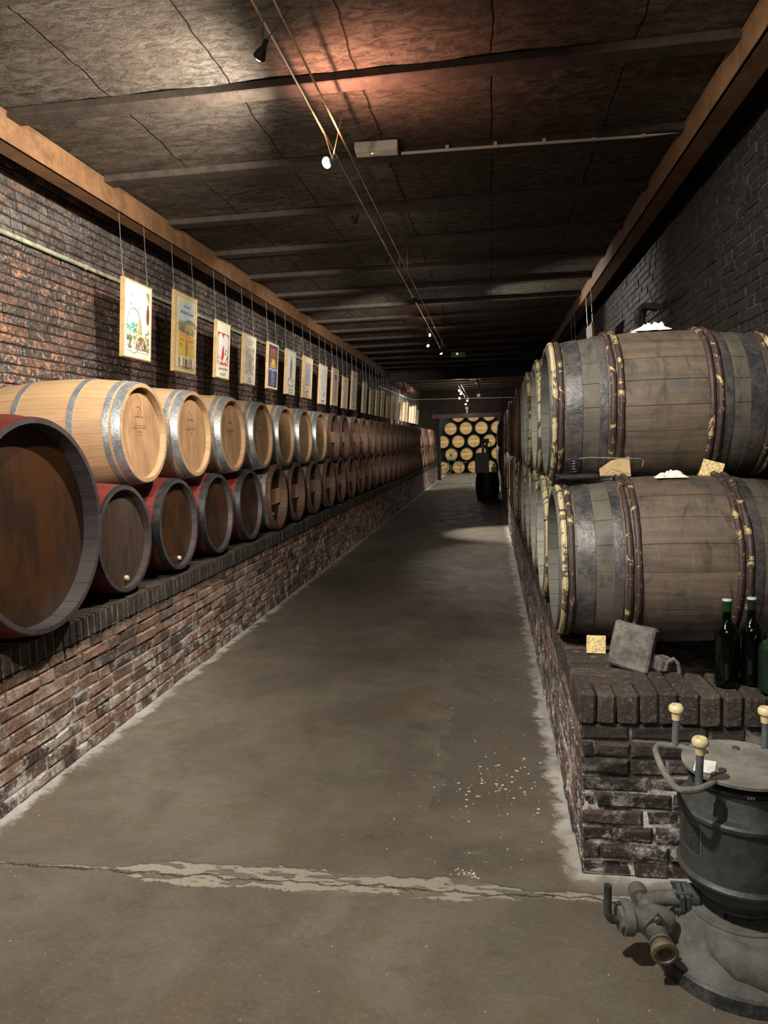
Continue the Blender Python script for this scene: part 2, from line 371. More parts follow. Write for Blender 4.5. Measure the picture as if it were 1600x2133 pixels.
    g.col(c); g.put(g.b.inputs['Roughness'], g.ss(n2, 0.3, 0.7, 0.5, 0.75))
    g.bump(g.m('ADD', g.m('ADD', g.m('MULTIPLY', n2, 0.8), g.m('MULTIPLY', n3, 0.25)), g.m('SUBTRACT', g.m('MULTIPLY', sm, 0.6), g.m('MULTIPLY', crack, 0.8))), 0.012); return g.mat
def ceil_mat():
    g = G('sooty_ceiling_board', 0.9, 0, 0.25); P = g.pos(); x, y, z = g.xyz(P)
    n1 = g.noise(g.vm(P, (1, 2.2, 1)), 9, 8, 0.75, dist=0.8); n2 = g.noise(P, 1.3, 4, 0.6); n3 = g.noise(g.vm(P, (1, 1.8, 1)), 55, 5, 0.75)
    c = g.mix(g.ss(n1, 0.35, 0.66), (0.03, 0.023, 0.019), (0.215, 0.18, 0.14))
    c = g.mix(g.ss(n2, 0.35, 0.65, 0, 0.5), c, (0.085, 0.055, 0.036)); c = g.mix(g.ss(n3, 0.5, 0.7, 0, 0.6), c, (0.26, 0.22, 0.17))
    # joints between boards
    wx = g.m('ADD', x, g.m('MULTIPLY', g.m('SUBTRACT', g.noise(P, 3, 4, 0.6), 0.5), 0.06))
    jm = g.m('FRACT', g.m('DIVIDE', g.m('ADD', wx, 2.11), 0.72)); e = g.m('MINIMUM', jm, g.m('SUBTRACT', 1, jm)); j = g.ss(e, 0.002, 0.012, 0.8, 0)
    c = g.mix(j, c, (0.012, 0.01, 0.008)); g.col(c)
    g.bump(g.m('SUBTRACT', g.m('ADD', n1, g.m('MULTIPLY', n3, 0.5)), j), 0.03); return g.mat

MT = {}
MT['floor'] = floor_mat(); MT['ceil'] = ceil_mat()
MT['brick_left'] = brick_mat('soot_flaked_brick', [(0, (0.05, 0.04, 0.036)), (0.5, (0.075, 0.055, 0.047)), (0.8, (0.10, 0.06, 0.045)), (1, (0.19, 0.085, 0.05))], flake=((0.52, 0.23, 0.125), 2.98), dustamt=0.5)
MT['mortar_left'] = mortar_mat('sooty_mortar', (0.015, 0.013, 0.012), (0.05, 0.04, 0.033))
MT['brick_right'] = brick_mat('black_painted_brick', [(0, (0.022, 0.022, 0.023)), (0.6, (0.034, 0.033, 0.033)), (1, (0.055, 0.05, 0.045))], dustamt=0.3, rough=0.5)
MT['mortar_right'] = mortar_mat('pale_streaked_mortar', (0.012, 0.012, 0.012), (0.16, 0.14, 0.12))
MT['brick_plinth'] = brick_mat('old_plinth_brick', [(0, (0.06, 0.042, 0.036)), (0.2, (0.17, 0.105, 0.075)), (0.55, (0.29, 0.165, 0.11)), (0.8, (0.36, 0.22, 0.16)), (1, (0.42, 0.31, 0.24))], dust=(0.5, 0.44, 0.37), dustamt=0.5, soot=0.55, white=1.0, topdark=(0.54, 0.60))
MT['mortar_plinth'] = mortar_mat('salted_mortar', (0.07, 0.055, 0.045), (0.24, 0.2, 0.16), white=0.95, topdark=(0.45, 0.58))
MT['rowlock'] = brick_mat('rowlock_brick', [(0, (0.026, 0.021, 0.018)), (0.7, (0.048, 0.037, 0.03)), (1, (0.075, 0.056, 0.045))], dust=(0.26, 0.23, 0.18), dustamt=0.5)
MT['rowlock_dark'] = brick_mat('sooty_rowlock_brick', [(0, (0.022, 0.019, 0.016)), (0.7, (0.04, 0.032, 0.026)), (1, (0.07, 0.052, 0.04))], dust=(0.2, 0.17, 0.13), dustamt=0.35)
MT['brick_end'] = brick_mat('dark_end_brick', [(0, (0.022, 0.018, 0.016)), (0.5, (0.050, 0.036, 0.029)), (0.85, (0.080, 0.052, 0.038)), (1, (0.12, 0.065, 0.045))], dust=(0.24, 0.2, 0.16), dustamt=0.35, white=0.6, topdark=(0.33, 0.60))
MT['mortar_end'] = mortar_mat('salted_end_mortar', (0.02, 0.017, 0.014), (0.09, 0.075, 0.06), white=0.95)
MT['brick_salt_lit'] = brick_mat('salt_streaked_lit_brick', [(0, (0.035, 0.03, 0.03)), (0.4, (0.08, 0.055, 0.045)), (0.7, (0.19, 0.10, 0.075)), (1, (0.26, 0.16, 0.13))], dust=(0.62, 0.57, 0.52), dustamt=0.95, white=1.0, soot=0.6)  # real salt streaks; pale dust strengthened to paint in the grazing light
MT['joint'] = mortar_mat('pale_rowlock_joint', (0.06, 0.05, 0.04), (0.26, 0.22, 0.17))
MT['rust'] = metalmat('rust_brown_paint', (0.15, 0.075, 0.033), (0.27, 0.14, 0.062), 0.6, 0.0, 5)
MT['strip'] = metalmat('dusty_brown_steel', (0.026, 0.018, 0.013), (0.060, 0.040, 0.027), 0.75, 0.0, 12, bump=0.004)
MT['blackbeam'] = plain('black_painted_steel', (0.012, 0.011, 0.011), 0.6)
MT['oak'] = stave_mat('new_oak_staves', (0.24, 0.145, 0.072), (0.36, 0.235, 0.125), 28, 0.012, 0.55, grain=0.55, seamdark=0.35)
MT['oak_head'] = headmat('new_oak_head', (0.25, 0.14, 0.070), (0.36, 0.215, 0.11), 0.09, 0.55, seamdark=0.22)
MT['galv'] = metalmat('galvanised_hoop', (0.24, 0.27, 0.29), (0.42, 0.45, 0.46), 0.38, 0.75, 14)
MT['redpaint'] = stave_mat('oxblood_painted_staves', (0.085, 0.012, 0.010), (0.14, 0.020, 0.015), 26, 0.012, 0.45, grain=0.3, seamdark=0.5)
MT['blackhoop'] = metalmat('black_hoop', (0.014, 0.014, 0.016), (0.034, 0.034, 0.038), 0.42, 0.4, 10)
MT['chime'] = stave_mat('black_painted_chime', (0.032, 0.027, 0.027), (0.065, 0.055, 0.055), 24, 0.02, 0.45, grain=0.4)
MT['brown_head'] = headmat('dark_varnished_head', (0.022, 0.010, 0.005), (0.042, 0.020, 0.009), 0.10, 0.42, seamdark=0.3, stain=((0.060, 0.020, 0.004), 0.6))
MT['grey_head'] = headmat('dull_brown_head', (0.035, 0.021, 0.015), (0.065, 0.040, 0.028), 0.10, 0.55, seamdark=0.3)
MT['cork'] = plain('cream_cork', (0.62, 0.52, 0.36), 0.7)
MT['oldoak'] = stave_mat('aged_dark_staves', (0.10, 0.075, 0.055), (0.19, 0.14, 0.10), 26, 0.03, 0.6, blotch=0.5)
MT['oldchime'] = stave_mat('tan_brown_chime', (0.070, 0.040, 0.025), (0.125, 0.072, 0.042), 26, 0.03, 0.6)
MT['old_head'] = headmat('wine_darkened_head', (0.035, 0.019, 0.010), (0.080, 0.044, 0.022), 0.085, 0.6)
MT['plank'] = headmat('pale_cross_plank', (0.56, 0.34, 0.19), (0.74, 0.48, 0.28), 0.9, 0.6, seamdark=0.0)
MT['chestnut'] = rodmat('reddish_chestnut_hoop', (0.115, 0.052, 0.033), (0.50, 0.34, 0.21), 0.40)
MT['ironhoop'] = metalmat('pale_worn_iron', (0.10, 0.11, 0.11), (0.30, 0.31, 0.30), 0.5, 0.5, 9)
MT['grey_stave'] = stave_mat('grey_weathered_staves', (0.062, 0.046, 0.034), (0.145, 0.108, 0.078), 20, 0.014, 0.62, stain=((0.045, 0.048, 0.050), 0.7), blotch=0.0, grain=0.6, seamdark=0.97, weather=(0.075, 0.075, 0.060))
MT['grey_chime'] = stave_mat('pale_grey_chime', (0.050, 0.053, 0.046), (0.10, 0.10, 0.084), 24, 0.015, 0.6)
MT['pale_chime'] = stave_mat('whitish_grey_chime', (0.17, 0.18, 0.16), (0.32, 0.32, 0.28), 24, 0.015, 0.6)
MT['pale_head'] = headmat('yellowish_grey_head', (0.26, 0.23, 0.13), (0.40, 0.36, 0.22), 0.085, 0.6)
MT['bark'] = rodmat('plum_bark_hoop', (0.055, 0.034, 0.031), (0.46, 0.34, 0.17), 0.44)
MT['bark_pale'] = rodmat('peeled_pale_hoop', (0.10, 0.075, 0.055), (0.48, 0.41, 0.24), 0.54)
MT['ironband'] = metalmat('dark_slate_iron', (0.030, 0.032, 0.038), (0.12, 0.105, 0.095), 0.45, 0.35, 7, bump=0.003)
MT['willow'] = plain('dark_willow_tie', (0.06, 0.045, 0.035), 0.7)
MT['cast'] = metalmat('grey_green_cast_iron', (0.035, 0.044, 0.045), (0.075, 0.086, 0.082), 0.5, 0.15, 6, bump=0.002)
MT['castdusty'] = metalmat('dusty_cast_iron', (0.085, 0.088, 0.080), (0.18, 0.178, 0.158), 0.75, 0.1, 9, bump=0.003)
MT['dustlid'] = metalmat('thickly_dusty_iron', (0.13, 0.128, 0.115), (0.25, 0.24, 0.21), 0.8, 0.0, 8, bump=0.003)
MT['castdark'] = metalmat('chipped_dark_paint', (0.025, 0.03, 0.032), (0.14, 0.15, 0.145), 0.5, 0.2, 16, 0.42, 0.72)
MT['steelpost'] = metalmat('zinc_post', (0.12, 0.14, 0.155), (0.22, 0.245, 0.26), 0.45, 0.5, 14)
MT['bone'] = plain('yellowed_plastic', (0.62, 0.53, 0.30), 0.4, var=0.15)
MT['brass'] = metalmat('dull_brass', (0.14, 0.12, 0.08), (0.30, 0.25, 0.16), 0.55, 0.4, 12)
MT['black'] = plain('black_rubber', (0.012, 0.012, 0.012), 0.5)
MT['white'] = plain('white_enamel', (0.62, 0.6, 0.54), 0.5, var=0.08)
MT['cream'] = plain('cream_plastic', (0.62, 0.54, 0.44), 0.45, var=0.1)
MT['paperwhite'] = plain('white_paper', (0.8, 0.8, 0.76), 0.8, var=0.05)
MT['frame'] = plain('pale_pine_frame', (0.46, 0.31, 0.13), 0.5, var=0.15)
MT['print'] = paintmat()
MT['cord'] = plain('steel_wire', (0.42, 0.42, 0.42), 0.35, 0.8, var=0.1)
MT['gold'] = plain('gilt_rail', (0.55, 0.42, 0.25), 0.3, 0.85, var=0.1)
MT['pipe'] = metalmat('pale_green_pipe', (0.20, 0.23, 0.15), (0.50, 0.52, 0.38), 0.5, 0.0, 11)
MT['chip'] = plain('pressed_wax_wood', (0.62, 0.48, 0.22), 0.6, var=0.45, scale=90, bump=0.004)
MT['pine'] = plain('pale_wedge_wood', (0.60, 0.44, 0.22), 0.6, var=0.12, scale=20)
MT['stone'] = plain('grey_stone', (0.10, 0.092, 0.083), 0.8, var=0.5, scale=22, bump=0.01)
MT['cloth'] = plain('white_cloth', (0.72, 0.70, 0.62), 0.9, var=0.15, scale=60, bump=0.006)
MT['bottle'] = glass('dark_green_glass', (0.0006, 0.0014, 0.0009), 0.06, 0.0)
MT['bottle_neck'] = glass('green_glass_neck', (0.006, 0.036, 0.009), 0.10, 0.2)
MT['bottle_green'] = glass('dusty_green_glass', (0.007, 0.017, 0.010), 0.22, 0.1)
MT['seal'] = plain('grey_green_seal', (0.35, 0.42, 0.33), 0.5)
MT['far_head'] = headmat('honey_oak_head', (0.60, 0.38, 0.14), (0.80, 0.55, 0.24), 0.085, 0.5, seamdark=0.2)
MT['far_plank'] = plain('honey_plank', (0.85, 0.58, 0.26), 0.5, var=0.1)
MT['far_body'] = plain('black_hooped_staves', (0.035, 0.03, 0.026), 0.5, var=0.4)
MT['teal'] = plain('teal_grey_plaster', (0.10, 0.13, 0.115), 0.8, var=0.12, scale=2)
MT['lintel'] = plain('brown_lintel', (0.11, 0.065, 0.05), 0.6, var=0.3, scale=4)
MT['jamb'] = plain('grey_jamb', (0.16, 0.16, 0.15), 0.7)
MT['greybox'] = plain('grey_green_enamel', (0.26, 0.28, 0.24), 0.5, var=0.08)
MT['red'] = plain('signal_red', (0.6, 0.05, 0.05), 0.5, var=0.1)
MT['redbell'] = plain('dark_red_bell', (0.22, 0.04, 0.02), 0.35)
MT['greeniron'] = plain('green_grey_iron', (0.13, 0.16, 0.12), 0.5, var=0.3)
MT['bulb'] = emis('lit_halogen', (1, 0.93, 0.82), 250)
MT['led'] = emis('green_indicator', (0.3, 1, 0.25), 8)
MT['upright'] = stave_mat('near_black_staves', (0.02, 0.013, 0.009), (0.032, 0.02, 0.014), 24, 0.02, 0.5)
MT['ink'] = plain('burnt_mark', (0.10, 0.05, 0.025), 0.7, var=0.1)

# ------------------------------------------------------------------ brickwork
def brickwork(mb, o, U, Nn, length, height, bl=0.245, ch=0.0655, joint=0.011, depth=0.012, jit=0.0016, mi=0, headers=True, bev=0.006):
    """real bricks standing proud of a mortar plane; o = lower start corner on the mortar face"""
    U = Vector(U); Nn = Vector(Nn); Z = Vector((0, 0, 1)); o = Vector(o); row = 0; z = 0.0
    while z < height-0.01:
        h = min(ch, height-z)-joint; x = -random.random()*bl
        while x < length:
            L = (bl if (not headers or random.random() < 0.6) else bl*0.5)*random.uniform(0.94, 1.06)
            a = max(x, 0); b = min(x+L-joint, length)
            if b-a > 0.03:
                dp = depth*random.uniform(0.4, 1.25); j = lambda k=jit: random.uniform(-k, k)
                cs = [(a+j(), z+j()), (b+j(), z+j()), (b+j(), z+h+j()), (a+j(), z+h+j())]
                ins = [(bev, bev), (-bev, bev), (-bev, -bev), (bev, -bev)]
                vs = [o+U*p+Z*q - Nn*0.004 for p, q in cs] + [o+U*p+Z*q+Nn*max(dp-bev*0.8, 0.001) for p, q in cs] + [o+U*(p+i)+Z*(q+k)+Nn*(dp+j()) for (p, q), (i, k) in zip(cs, ins)]
                fs = [(8, 9, 10, 11)]
                for k in range(4): k2 = (k+1) % 4; fs += [(k, k2, 4+k2, 4+k), (4+k, 4+k2, 8+k2, 8+k)]
                if U.cross(Z).dot(Nn) < 0: fs = [f[::-1] for f in fs]
                mb.add(vs, fs, mi)
            x += L
        z += ch; row += 1
    return mb

Y0, Y1 = -3.2, 29.0
XL, XR = -3.15, 1.62
ZC = 3.56
# floor
m_ = MB(); m_.add([(-4.5, Y0, 0), (3.5, Y0, 0), (3.5, 36, 0), (-4.5, 36, 0)], [(0, 1, 2, 3)]); struct(m_.build('floor', MT['floor']))
# left wall and its bricks
m_ = MB(); m_.box((XL-0.11, (Y0+Y1)/2, 1.8), (0.2, Y1-Y0, 3.7), mi=1)
brickwork(m_, (XL-0.01, 2.0, 0.72), (0, 1, 0), (1, 0, 0), 27, 2.84, depth=0.014, jit=0.004, bev=0.008)
struct(m_.build('wall_left', [MT['brick_left'], MT['mortar_left']], smooth=False))
m_ = MB(); m_.box((XR+0.11, (Y0+Y1)/2, 1.8), (0.2, Y1-Y0, 3.7), mi=1)
brickwork(m_, (XR+0.01, 2.0, 1.2), (0, 1, 0), (-1, 0, 0), 27, 2.36, depth=0.010, jit=0.003, bev=0.005, ch=0.075, bl=0.26)
struct(m_.build('wall_right', [MT['brick_right'], MT['mortar_right']], smooth=False))
m_ = MB(); m_.box((-0.75, Y0-0.1, 1.8), (5.2, 0.2, 3.7)); struct(m_.build('wall_near', MT['mortar_left']))
# end wall with the wide opening
m_ = MB()
m_.box((-2.62, 29.1, 1.8), (1.28, 0.2, 3.7), mi=1); m_.box((1.05, 29.1, 1.8), (1.34, 0.2, 3.7), mi=1); m_.box((-0.8, 29.1, 3.05), (2.4, 0.2, 1.2), mi=1)
brickwork(m_, (-3.2, 29.0, 2.62), (1, 0, 0), (0, -1, 0), 4.9, 0.95, depth=0.014)
brickwork(m_, (-3.2, 29.0, 0.72), (1, 0, 0), (0, -1, 0), 1.2, 1.9, depth=0.014)
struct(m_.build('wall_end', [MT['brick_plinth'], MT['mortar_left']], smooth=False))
m_ = MB(); m_.box((-0.9, 28.96, 2.53), (2.75, 0.16, 0.17)); struct(m_.build('trim_1', MT['lintel']))
m_ = MB(); m_.box((0.37, 28.97, 1.22), (0.06, 0.12, 2.45)); struct(m_.build('trim_2', MT['jamb']))
m_ = MB(); m_.box((-1.99, 28.97, 1.22), (0.05, 0.12, 2.45)); struct(m_.build('trim_3', MT['blackbeam']))
# far room
m_ = MB(); m_.box((-1, 36.0, 1.8), (8, 0.2, 3.8)); struct(m_.build('wall_back', MT['teal']))
m_ = MB(); m_.box((-3.7, 32.6, 1.8), (0.2, 6.8, 3.8)); m_.box((1.9, 32.6, 1.8), (0.2, 6.8, 3.8)); struct(m_.build('wall_side', MT['teal']))

# ceiling: rough slab bays, dropped steel flanges
m_ = MB()
nx, ny = 110, 900
X0c, X1c, Y0c, Y1c = XL-0.1, XR+0.1, Y0, 29.2
nyr = 700
vs = []
for j in range(nyr+1):
    y = Y0c+(Y1c-Y0c)*j/nyr
    for i in range(nx+1):
        x = X0c+(X1c-X0c)*i/nx
        q = mnoise.noise(Vector((x*2.2, y*6, 0)))*0.010+mnoise.noise(Vector((x*7, y*14, 5)))*0.007
        vs.append((x, y, ZC+q))
fs = [(j*(nx+1)+i, (j+1)*(nx+1)+i, (j+1)*(nx+1)+i+1, j*(nx+1)+i+1) for j in range(nyr) for i in range(nx)]
m_.add(vs, fs); m_.box(((X0c+X1c)/2, (Y0c+Y1c)/2, ZC+0.15), (X1c-X0c+0.4, Y1c-Y0c, 0.2))
struct(m_.build('ceiling', MT['ceil'], sharp=2.0))
m_ = MB(); m_.box((-1, 32.6, 3.7), (6, 6.9, 0.15)); struct(m_.build('ceiling_back', MT['teal']))
tn = 4
for k in range(-4, 24):
    y = 4.10+1.075*k
    if y > 28.6: break
    m_ = MB(); n = 36; a = []; b = []
    for i in range(n):
        x0 = -2.80+4.1*i/n; x1 = -2.80+4.1*(i+1)/n
    m_.bbox((-0.73, y, 3.535), (4.14, 0.135, 0.05), 0.006)
    struct(m_.build('trim_%d' % tn, MT['strip'])); tn += 1
# long rust brown beams on both sides
def ibeam(mb, x, side, ya, yb, z0, z1):
    mb.bbox((x, (ya+yb)/2, (z0+z1)/2), (0.02, yb-ya, z1-z0), 0.003)
    mb.bbox((x-side*0.06, (ya+yb)/2, z0+0.008), (0.15, yb-ya, 0.016), 0.003)
    mb.bbox((x-side*0.06, (ya+yb)/2, z1-0.008), (0.15, yb-ya, 0.016), 0.003)
for x, sd, z0 in ((-2.76, 1, 3.365), (1.29, -1, 3.38)):
    m_ = MB(); ibeam(m_, x, sd, Y0+0.1, 20.3, z0, 3.545); struct(m_.build('trim_%d' % tn, MT['rust'])); tn += 1
    m_ = MB(); ibeam(m_, x, sd, 20.7, 28.95, z0, 3.545); struct(m_.build('trim_%d' % tn, MT['rust'])); tn += 1
# black cross beam
m_ = MB(); m_.bbox((-0.76, 20.5, 3.40), (4.7, 0.22, 0.28), 0.004); struct(m_.build('trim_%d' % tn, MT['blackbeam'])); tn += 1

# ------------------------------------------------------------------ brick plinths under the barrels
def plinth(name, xf, xb, ya, yb, top, nrm, ncourse, label, dp=0.012, hollow=False):
    root = thing(name, label, 'plinth', ((xf+xb)/2, (ya+yb)/2, 0)); cx_, cy_ = (xf+xb)/2, (ya+yb)/2
    off = Vector((-cx_, -cy_, 0)); rl = 0.115; body = MB(); ch = (top-rl)/ncourse
    if hollow:
        body.box((0, 0, 0.19), (abs(xb-xf)-0.014, yb-ya-0.014, 0.38), mi=1)
        body.box((-abs(xb-xf)/2+0.123, 0, (top-0.03)/2), (0.234, yb-ya-0.012, top-0.03), mi=1); body.box((abs(xb-xf)/2-0.16, 0, (top-0.02)/2), (0.30, yb-ya-0.012, top-0.02), mi=1)
        body.box((0, -(yb-ya)/2+0.123, (top-0.03)/2), (abs(xb-xf)-0.012, 0.234, top-0.03), mi=1)
    else: body.box((0, 0, (top-0.03)/2), (abs(xb-xf)-0.012, yb-ya-0.012, top-0.03), mi=1)
    xo = xf-nrm*0.006
    brickwork(body, Vector((xo, ya, 0.004))+off, (0, 1, 0), (nrm, 0, 0), yb-ya, top-rl, ch=ch, depth=dp, jit=0.004)
    return root, body, off, ch, rl
ptop_l = 0.708
root, body, off, ch, rl = plinth('brick_plinth', -2.10, XL+0.01, 0.2, 28.95, ptop_l, 1, 9, 'long low brick plinth carrying the barrel rows along the poster wall', 0.008)
body.build('masonry', [MT['brick_plinth'], MT['mortar_plinth']], root, smooth=False)
m_ = MB(); y = 0.25
while y < 28.9:
    t = 0.062*random.uniform(0.93, 1.05)
    m_.bbox((-2.10-0.11+random.uniform(-.004, .004)+off[0], y+t/2+off[1], ptop_l-rl/2+random.uniform(-.004, .002)), (0.235, t-0.011, rl), 0.007, jit=0.002); y += t
m_.box((-2.2045+off[0], 14.575+off[1], ptop_l-rl/2-0.006), (0.212, 28.7, rl-0.012), mi=1)
m_.build('rowlock_edge', [MT['rowlock_dark'], MT['joint']], root, smooth=False, label='darker bricks set on edge along the top')
ptop_r = 0.675
root, body, off, ch, rl = plinth('brick_plinth', 0.295, XR-0.01, 2.50, 28.95, ptop_r, -1, 9, 'low brick plinth on the right with a worn square end behind the pump', 0.005, True)
body.build('masonry', [MT['brick_salt_lit'], MT['mortar_plinth']], root, smooth=False)
m_ = MB(); brickwork(m_, Vector((0.30, 2.506, 0.004))+off, (1, 0, 0), (0, -1, 0), 1.3, ptop_r-rl, ch=ch, depth=0.018, jit=0.005, bev=0.009, joint=0.009)
m_.box((0.96+off[0], 2.507+off[1], 0.28), (1.32, 0.01, 0.55), mi=1)
m_.build('end_masonry', [MT['brick_end'], MT['mortar_end']], root, smooth=False, label='blackened end face of larger bricks')
m_ = MB(); y = 2.60
while y < 28.9:
    t = 0.062*random.uniform(0.93, 1.05)
    m_.bbox((0.295+0.11+random.uniform(-.004, .004)+off[0], y+t/2+off[1], ptop_r-rl/2+random.uniform(-.004, .002)), (0.235, t-0.006, rl), 0.010, jit=0.003); y += t
x = 0.285
while x < 1.55:
    t = 0.068*random.uniform(0.9, 1.1); dx = 0.24 if x > 0.5 else 0.11
    m_.bbox((x+t/2+off[0], 2.485+0.115+off[1], ptop_r-rl/2+random.uniform(-.005, .003)), (t-0.004, 0.24, rl), 0.010, jit=0.003); x += t
m_.build('rowlock_edge', MT['rowlock'], root, smooth=False, label='worn bricks set on edge along the top')

# ------------------------------------------------------------------ barrels (axis = local X, decorated head at +X)
def rad_at(x, L, rh, rb): t = abs(x)/L; return rb-(rb-rh)*t**2.1
def barrel_proto(name, label, L, rh, rb, rec, body_m, chime_m, head_m, hoops, hoop_m, rods=(), rod_m=None, plank=None, bung=None, bung_top=True, headlabel=None, n=56, headrot=0):
    root = thing(name, label, 'barrel'); ct = 0.024 if rh > 0.3 else 0.02
    xs = [-L+2*L*i/16 for i in range(17)]
    prof = [(-L+0.04, 0.0), (-L+0.04, rh-ct-0.004), (-L, rh-ct)]+[(x, rad_at(x, L, rh, rb)) for x in xs]
    body = MB(); body.lathe(prof, n=n, cap=False)
    body.build('staves', body_m, root, sharp=0.5)
    c = MB(); c.ringband([(L+0.0015, rh-0.001), (L+0.0015, rh-ct), (L-rec, rh-ct-0.003), (L-rec, rh-0.004)][::-1], n=n); c.build('chime', chime_m, root, sharp=0.5)
    h = MB(); h.lathe([(L-rec-0.02, rh-ct), (L-rec, rh-ct), (L-rec+0.003, rh*0.6), (L-rec+0.004, 0.0)], n=n); h.build('head', head_m, root, label=headlabel)
    for (xa, xb, th) in hoops:
        m2 = MB(); ra, rb2 = rad_at(xa, L, rh, rb), rad_at(xb, L, rh, rb)
        m2.ringband([(xa, ra-0.002), (xa, ra+th), ((xa+xb)/2, (ra+rb2)/2+th*1.15), (xb, rb2+th), (xb, rb2-0.002)][::-1], n=n); ang = random.random()*6
        m2.build('hoop', hoop_m, root, sharp=0.5)
    for (xc, rr, mm) in rods:
        m2 = MB(); R0 = rad_at(xc, L, rh, rb)+rr*0.55; pts = []; rads = []; ph = random.random()*9
        for i in range(64):
            a = 2*pi*i/64; q = R0+0.0035*mnoise.noise(Vector((cos(a)*3, sin(a)*3, ph)))
            pts.append((xc+0.004*mnoise.noise(Vector((cos(a)*2, sin(a)*2, ph+5))), q*cos(a), q*sin(a))); rads.append(rr*(1+0.28*mnoise.noise(Vector((cos(a)*9, sin(a)*9, ph)))))
        m2.tube(pts, rads, 8, closed=True); rod = m2.build('wooden_hoop', mm, root)
        for a in (1.2, 1.95):
            m3 = MB(); m3.ringband([(0.0035*cos(t), rr*1.12+0.0035*sin(t)) for t in [k*pi/3 for k in range(6)]], 'X', 10)
            mat = Matrix.Translation((xc, R0*cos(a), R0*sin(a))) @ Matrix.Rotation(a+pi/2, 4, 'X') @ Matrix.Rotation(pi/2, 4, 'Z')
            m3.v = [tuple(mat @ Vector(v)) for v in m3.v]
            m3.build('binding', MT['willow'], rod)
    if plank:
        hh, zc, mm, wid = plank; rI = rh-ct-0.006; m2 = MB(); xx = L-rec+0.004
        for k in range(1):
            z0, z1 = zc-hh/2, zc+hh/2; w0 = sqrt(max(rI**2-max(abs(z0), abs(z1))**2, 0.01))*wid
            m2.bbox((xx+0.009, 0, (z0+z1)/2), (0.018, 2*w0, hh), 0.002)
        m2.build('cross_plank', mm, root)
    if bung:
        m2 = MB(); m2.lathe([(L-rec, 0.015), (L-rec+0.018, 0.013), (L-rec+0.02, 0.0)], n=14, c=(0, bung[0], bung[1])); m2.build('bung', MT['cork'], root)
    return root
def marks(parent, L, rec, seed, sc=1.0):
    """burnt cooper's marks: a flourish, a rule and two short lines of lettering"""
    rnd = random.Random(seed); x = L-rec+0.0046; m2 = MB()
    def st(y0, z0, y1, z1, w=0.0016): 
        dv = Vector((0, y1-y0, z1-z0)); l_ = dv.length or 1e-4; p = Vector((0, -dv.z, dv.y))/l_*w
        m2.add([Vector((x, y0, z0))-p, Vector((x, y1, z1))-p, Vector((x, y1, z1))+p, Vector((x, y0, z0))+p], [(0, 1, 2, 3)])
    pts = [(0.028*sin(t*2.1+seed)*sc, 0.175+0.045*cos(t*1.3)-0.012*t) for t in [k*0.35 for k in range(16)]]
    for p, q in zip(pts, pts[1:]): st(*p, *q)
    for zz, wdt, hh in ((0.098, 0.055, 0.004), (0.03, 0.085, 0.005), (0.008, 0.026, 0.007), (-0.01, 0.02, 0.006)):
        y = -wdt
        while y < wdt:
            st(y, zz-hh, y+rnd.uniform(-.003, .003), zz+hh, 0.0012); st(y, zz+rnd.uniform(-hh, hh), y+0.005, zz+rnd.uniform(-hh, hh), 0.001); y += 0.009
    st(-0.07, 0.045, 0.07, 0.045, 0.0014)
    m2.build('burnt_mark', MT['ink'], parent)
def hp(L, lst, th): # mirrored hoops from distances to the end
    out = []
    for a, b in lst: out += [(L-b, L-a, th), (-L+a, -L+b, th)]
    return out
# kind prototypes
P_oak = barrel_proto('wine_barrel', 'x', 0.475, 0.302, 0.345, 0.035, MT['oak'], MT['oak'], MT['oak_head'], hp(0.475, [(0.0, 0.052), (0.068, 0.103), (0.275, 0.312)], 0.0035), MT['galv'])
P_oak2 = None
P_red = barrel_proto('wine_barrel', 'x', 0.46, 0.306, 0.338, 0.035, MT['redpaint'], MT['chime'], MT['brown_head'], hp(0.46, [(0.0, 0.045)], 0.004), MT['blackhoop'], bung=(0.02, -0.235))
m2 = MB(); 
for a, b in ((0.10, 0.13), (0.27, 0.30)):
    pass
P_redn = barrel_proto('wine_barrel', 'x', 0.46, 0.310, 0.338, 0.035, MT['redpaint'], MT['chime'], MT['grey_head'], hp(0.46, [(0.0, 0.012)], 0.003), MT['blackhoop'], bung=(0.02, -0.235))
P_big = barrel_proto('wine_cask', 'x', 0.54, 0.485, 0.525, 0.08, MT['redpaint'], MT['chime'], MT['brown_head'], hp(0.54, [(0.0, 0.02), (0.10, 0.14), (0.3, 0.34)], 0.003), MT['redpaint'], n=80)
P_old = barrel_proto('wine_barrel', 'x', 0.475, 0.308, 0.343, 0.088, MT['oldoak'], MT['oldchime'], MT['old_head'], hp(0.475, [(0.045, 0.095), (0.12, 0.165), (0.28, 0.315)], 0.0035), MT['ironhoop'], rods=[(0.462, 0.012, MT['chestnut']), (0.438, 0.011, MT['chestnut'])], plank=(0.15, 0.0, MT['plank'], 0.95), bung=(0.03, -0.17))
D_rods = [(0.455, 0.0125, MT['bark_pale']), (0.427, 0.0115, MT['bark']), (0.215, 0.0125, MT['bark']), (0.182, 0.0125, MT['bark'])]
D_rods += [(-a, b, c) for a, b, c in D_rods]
P_grey = barrel_proto('wine_barrel', 'x', 0.475, 0.300, 0.350, 0.065, MT['grey_stave'], MT['grey_chime'], MT['pale_head'], hp(0.475, [(0.068, 0.135), (0.205, 0.24)], 0.004), MT['ironband'], rods=D_rods, n=72)
D2 = [(0.460, 0.013, MT['bark_pale']), (0.43, 0.012, MT['bark_pale'])]
P_pale = barrel_proto('wine_barrel', 'x', 0.475, 0.303, 0.345, 0.06, MT['grey_stave'], MT['pale_chime'], MT['pale_head'], hp(0.475, [(0.068, 0.12), (0.205, 0.24)], 0.004), MT['ironband'], rods=D2)
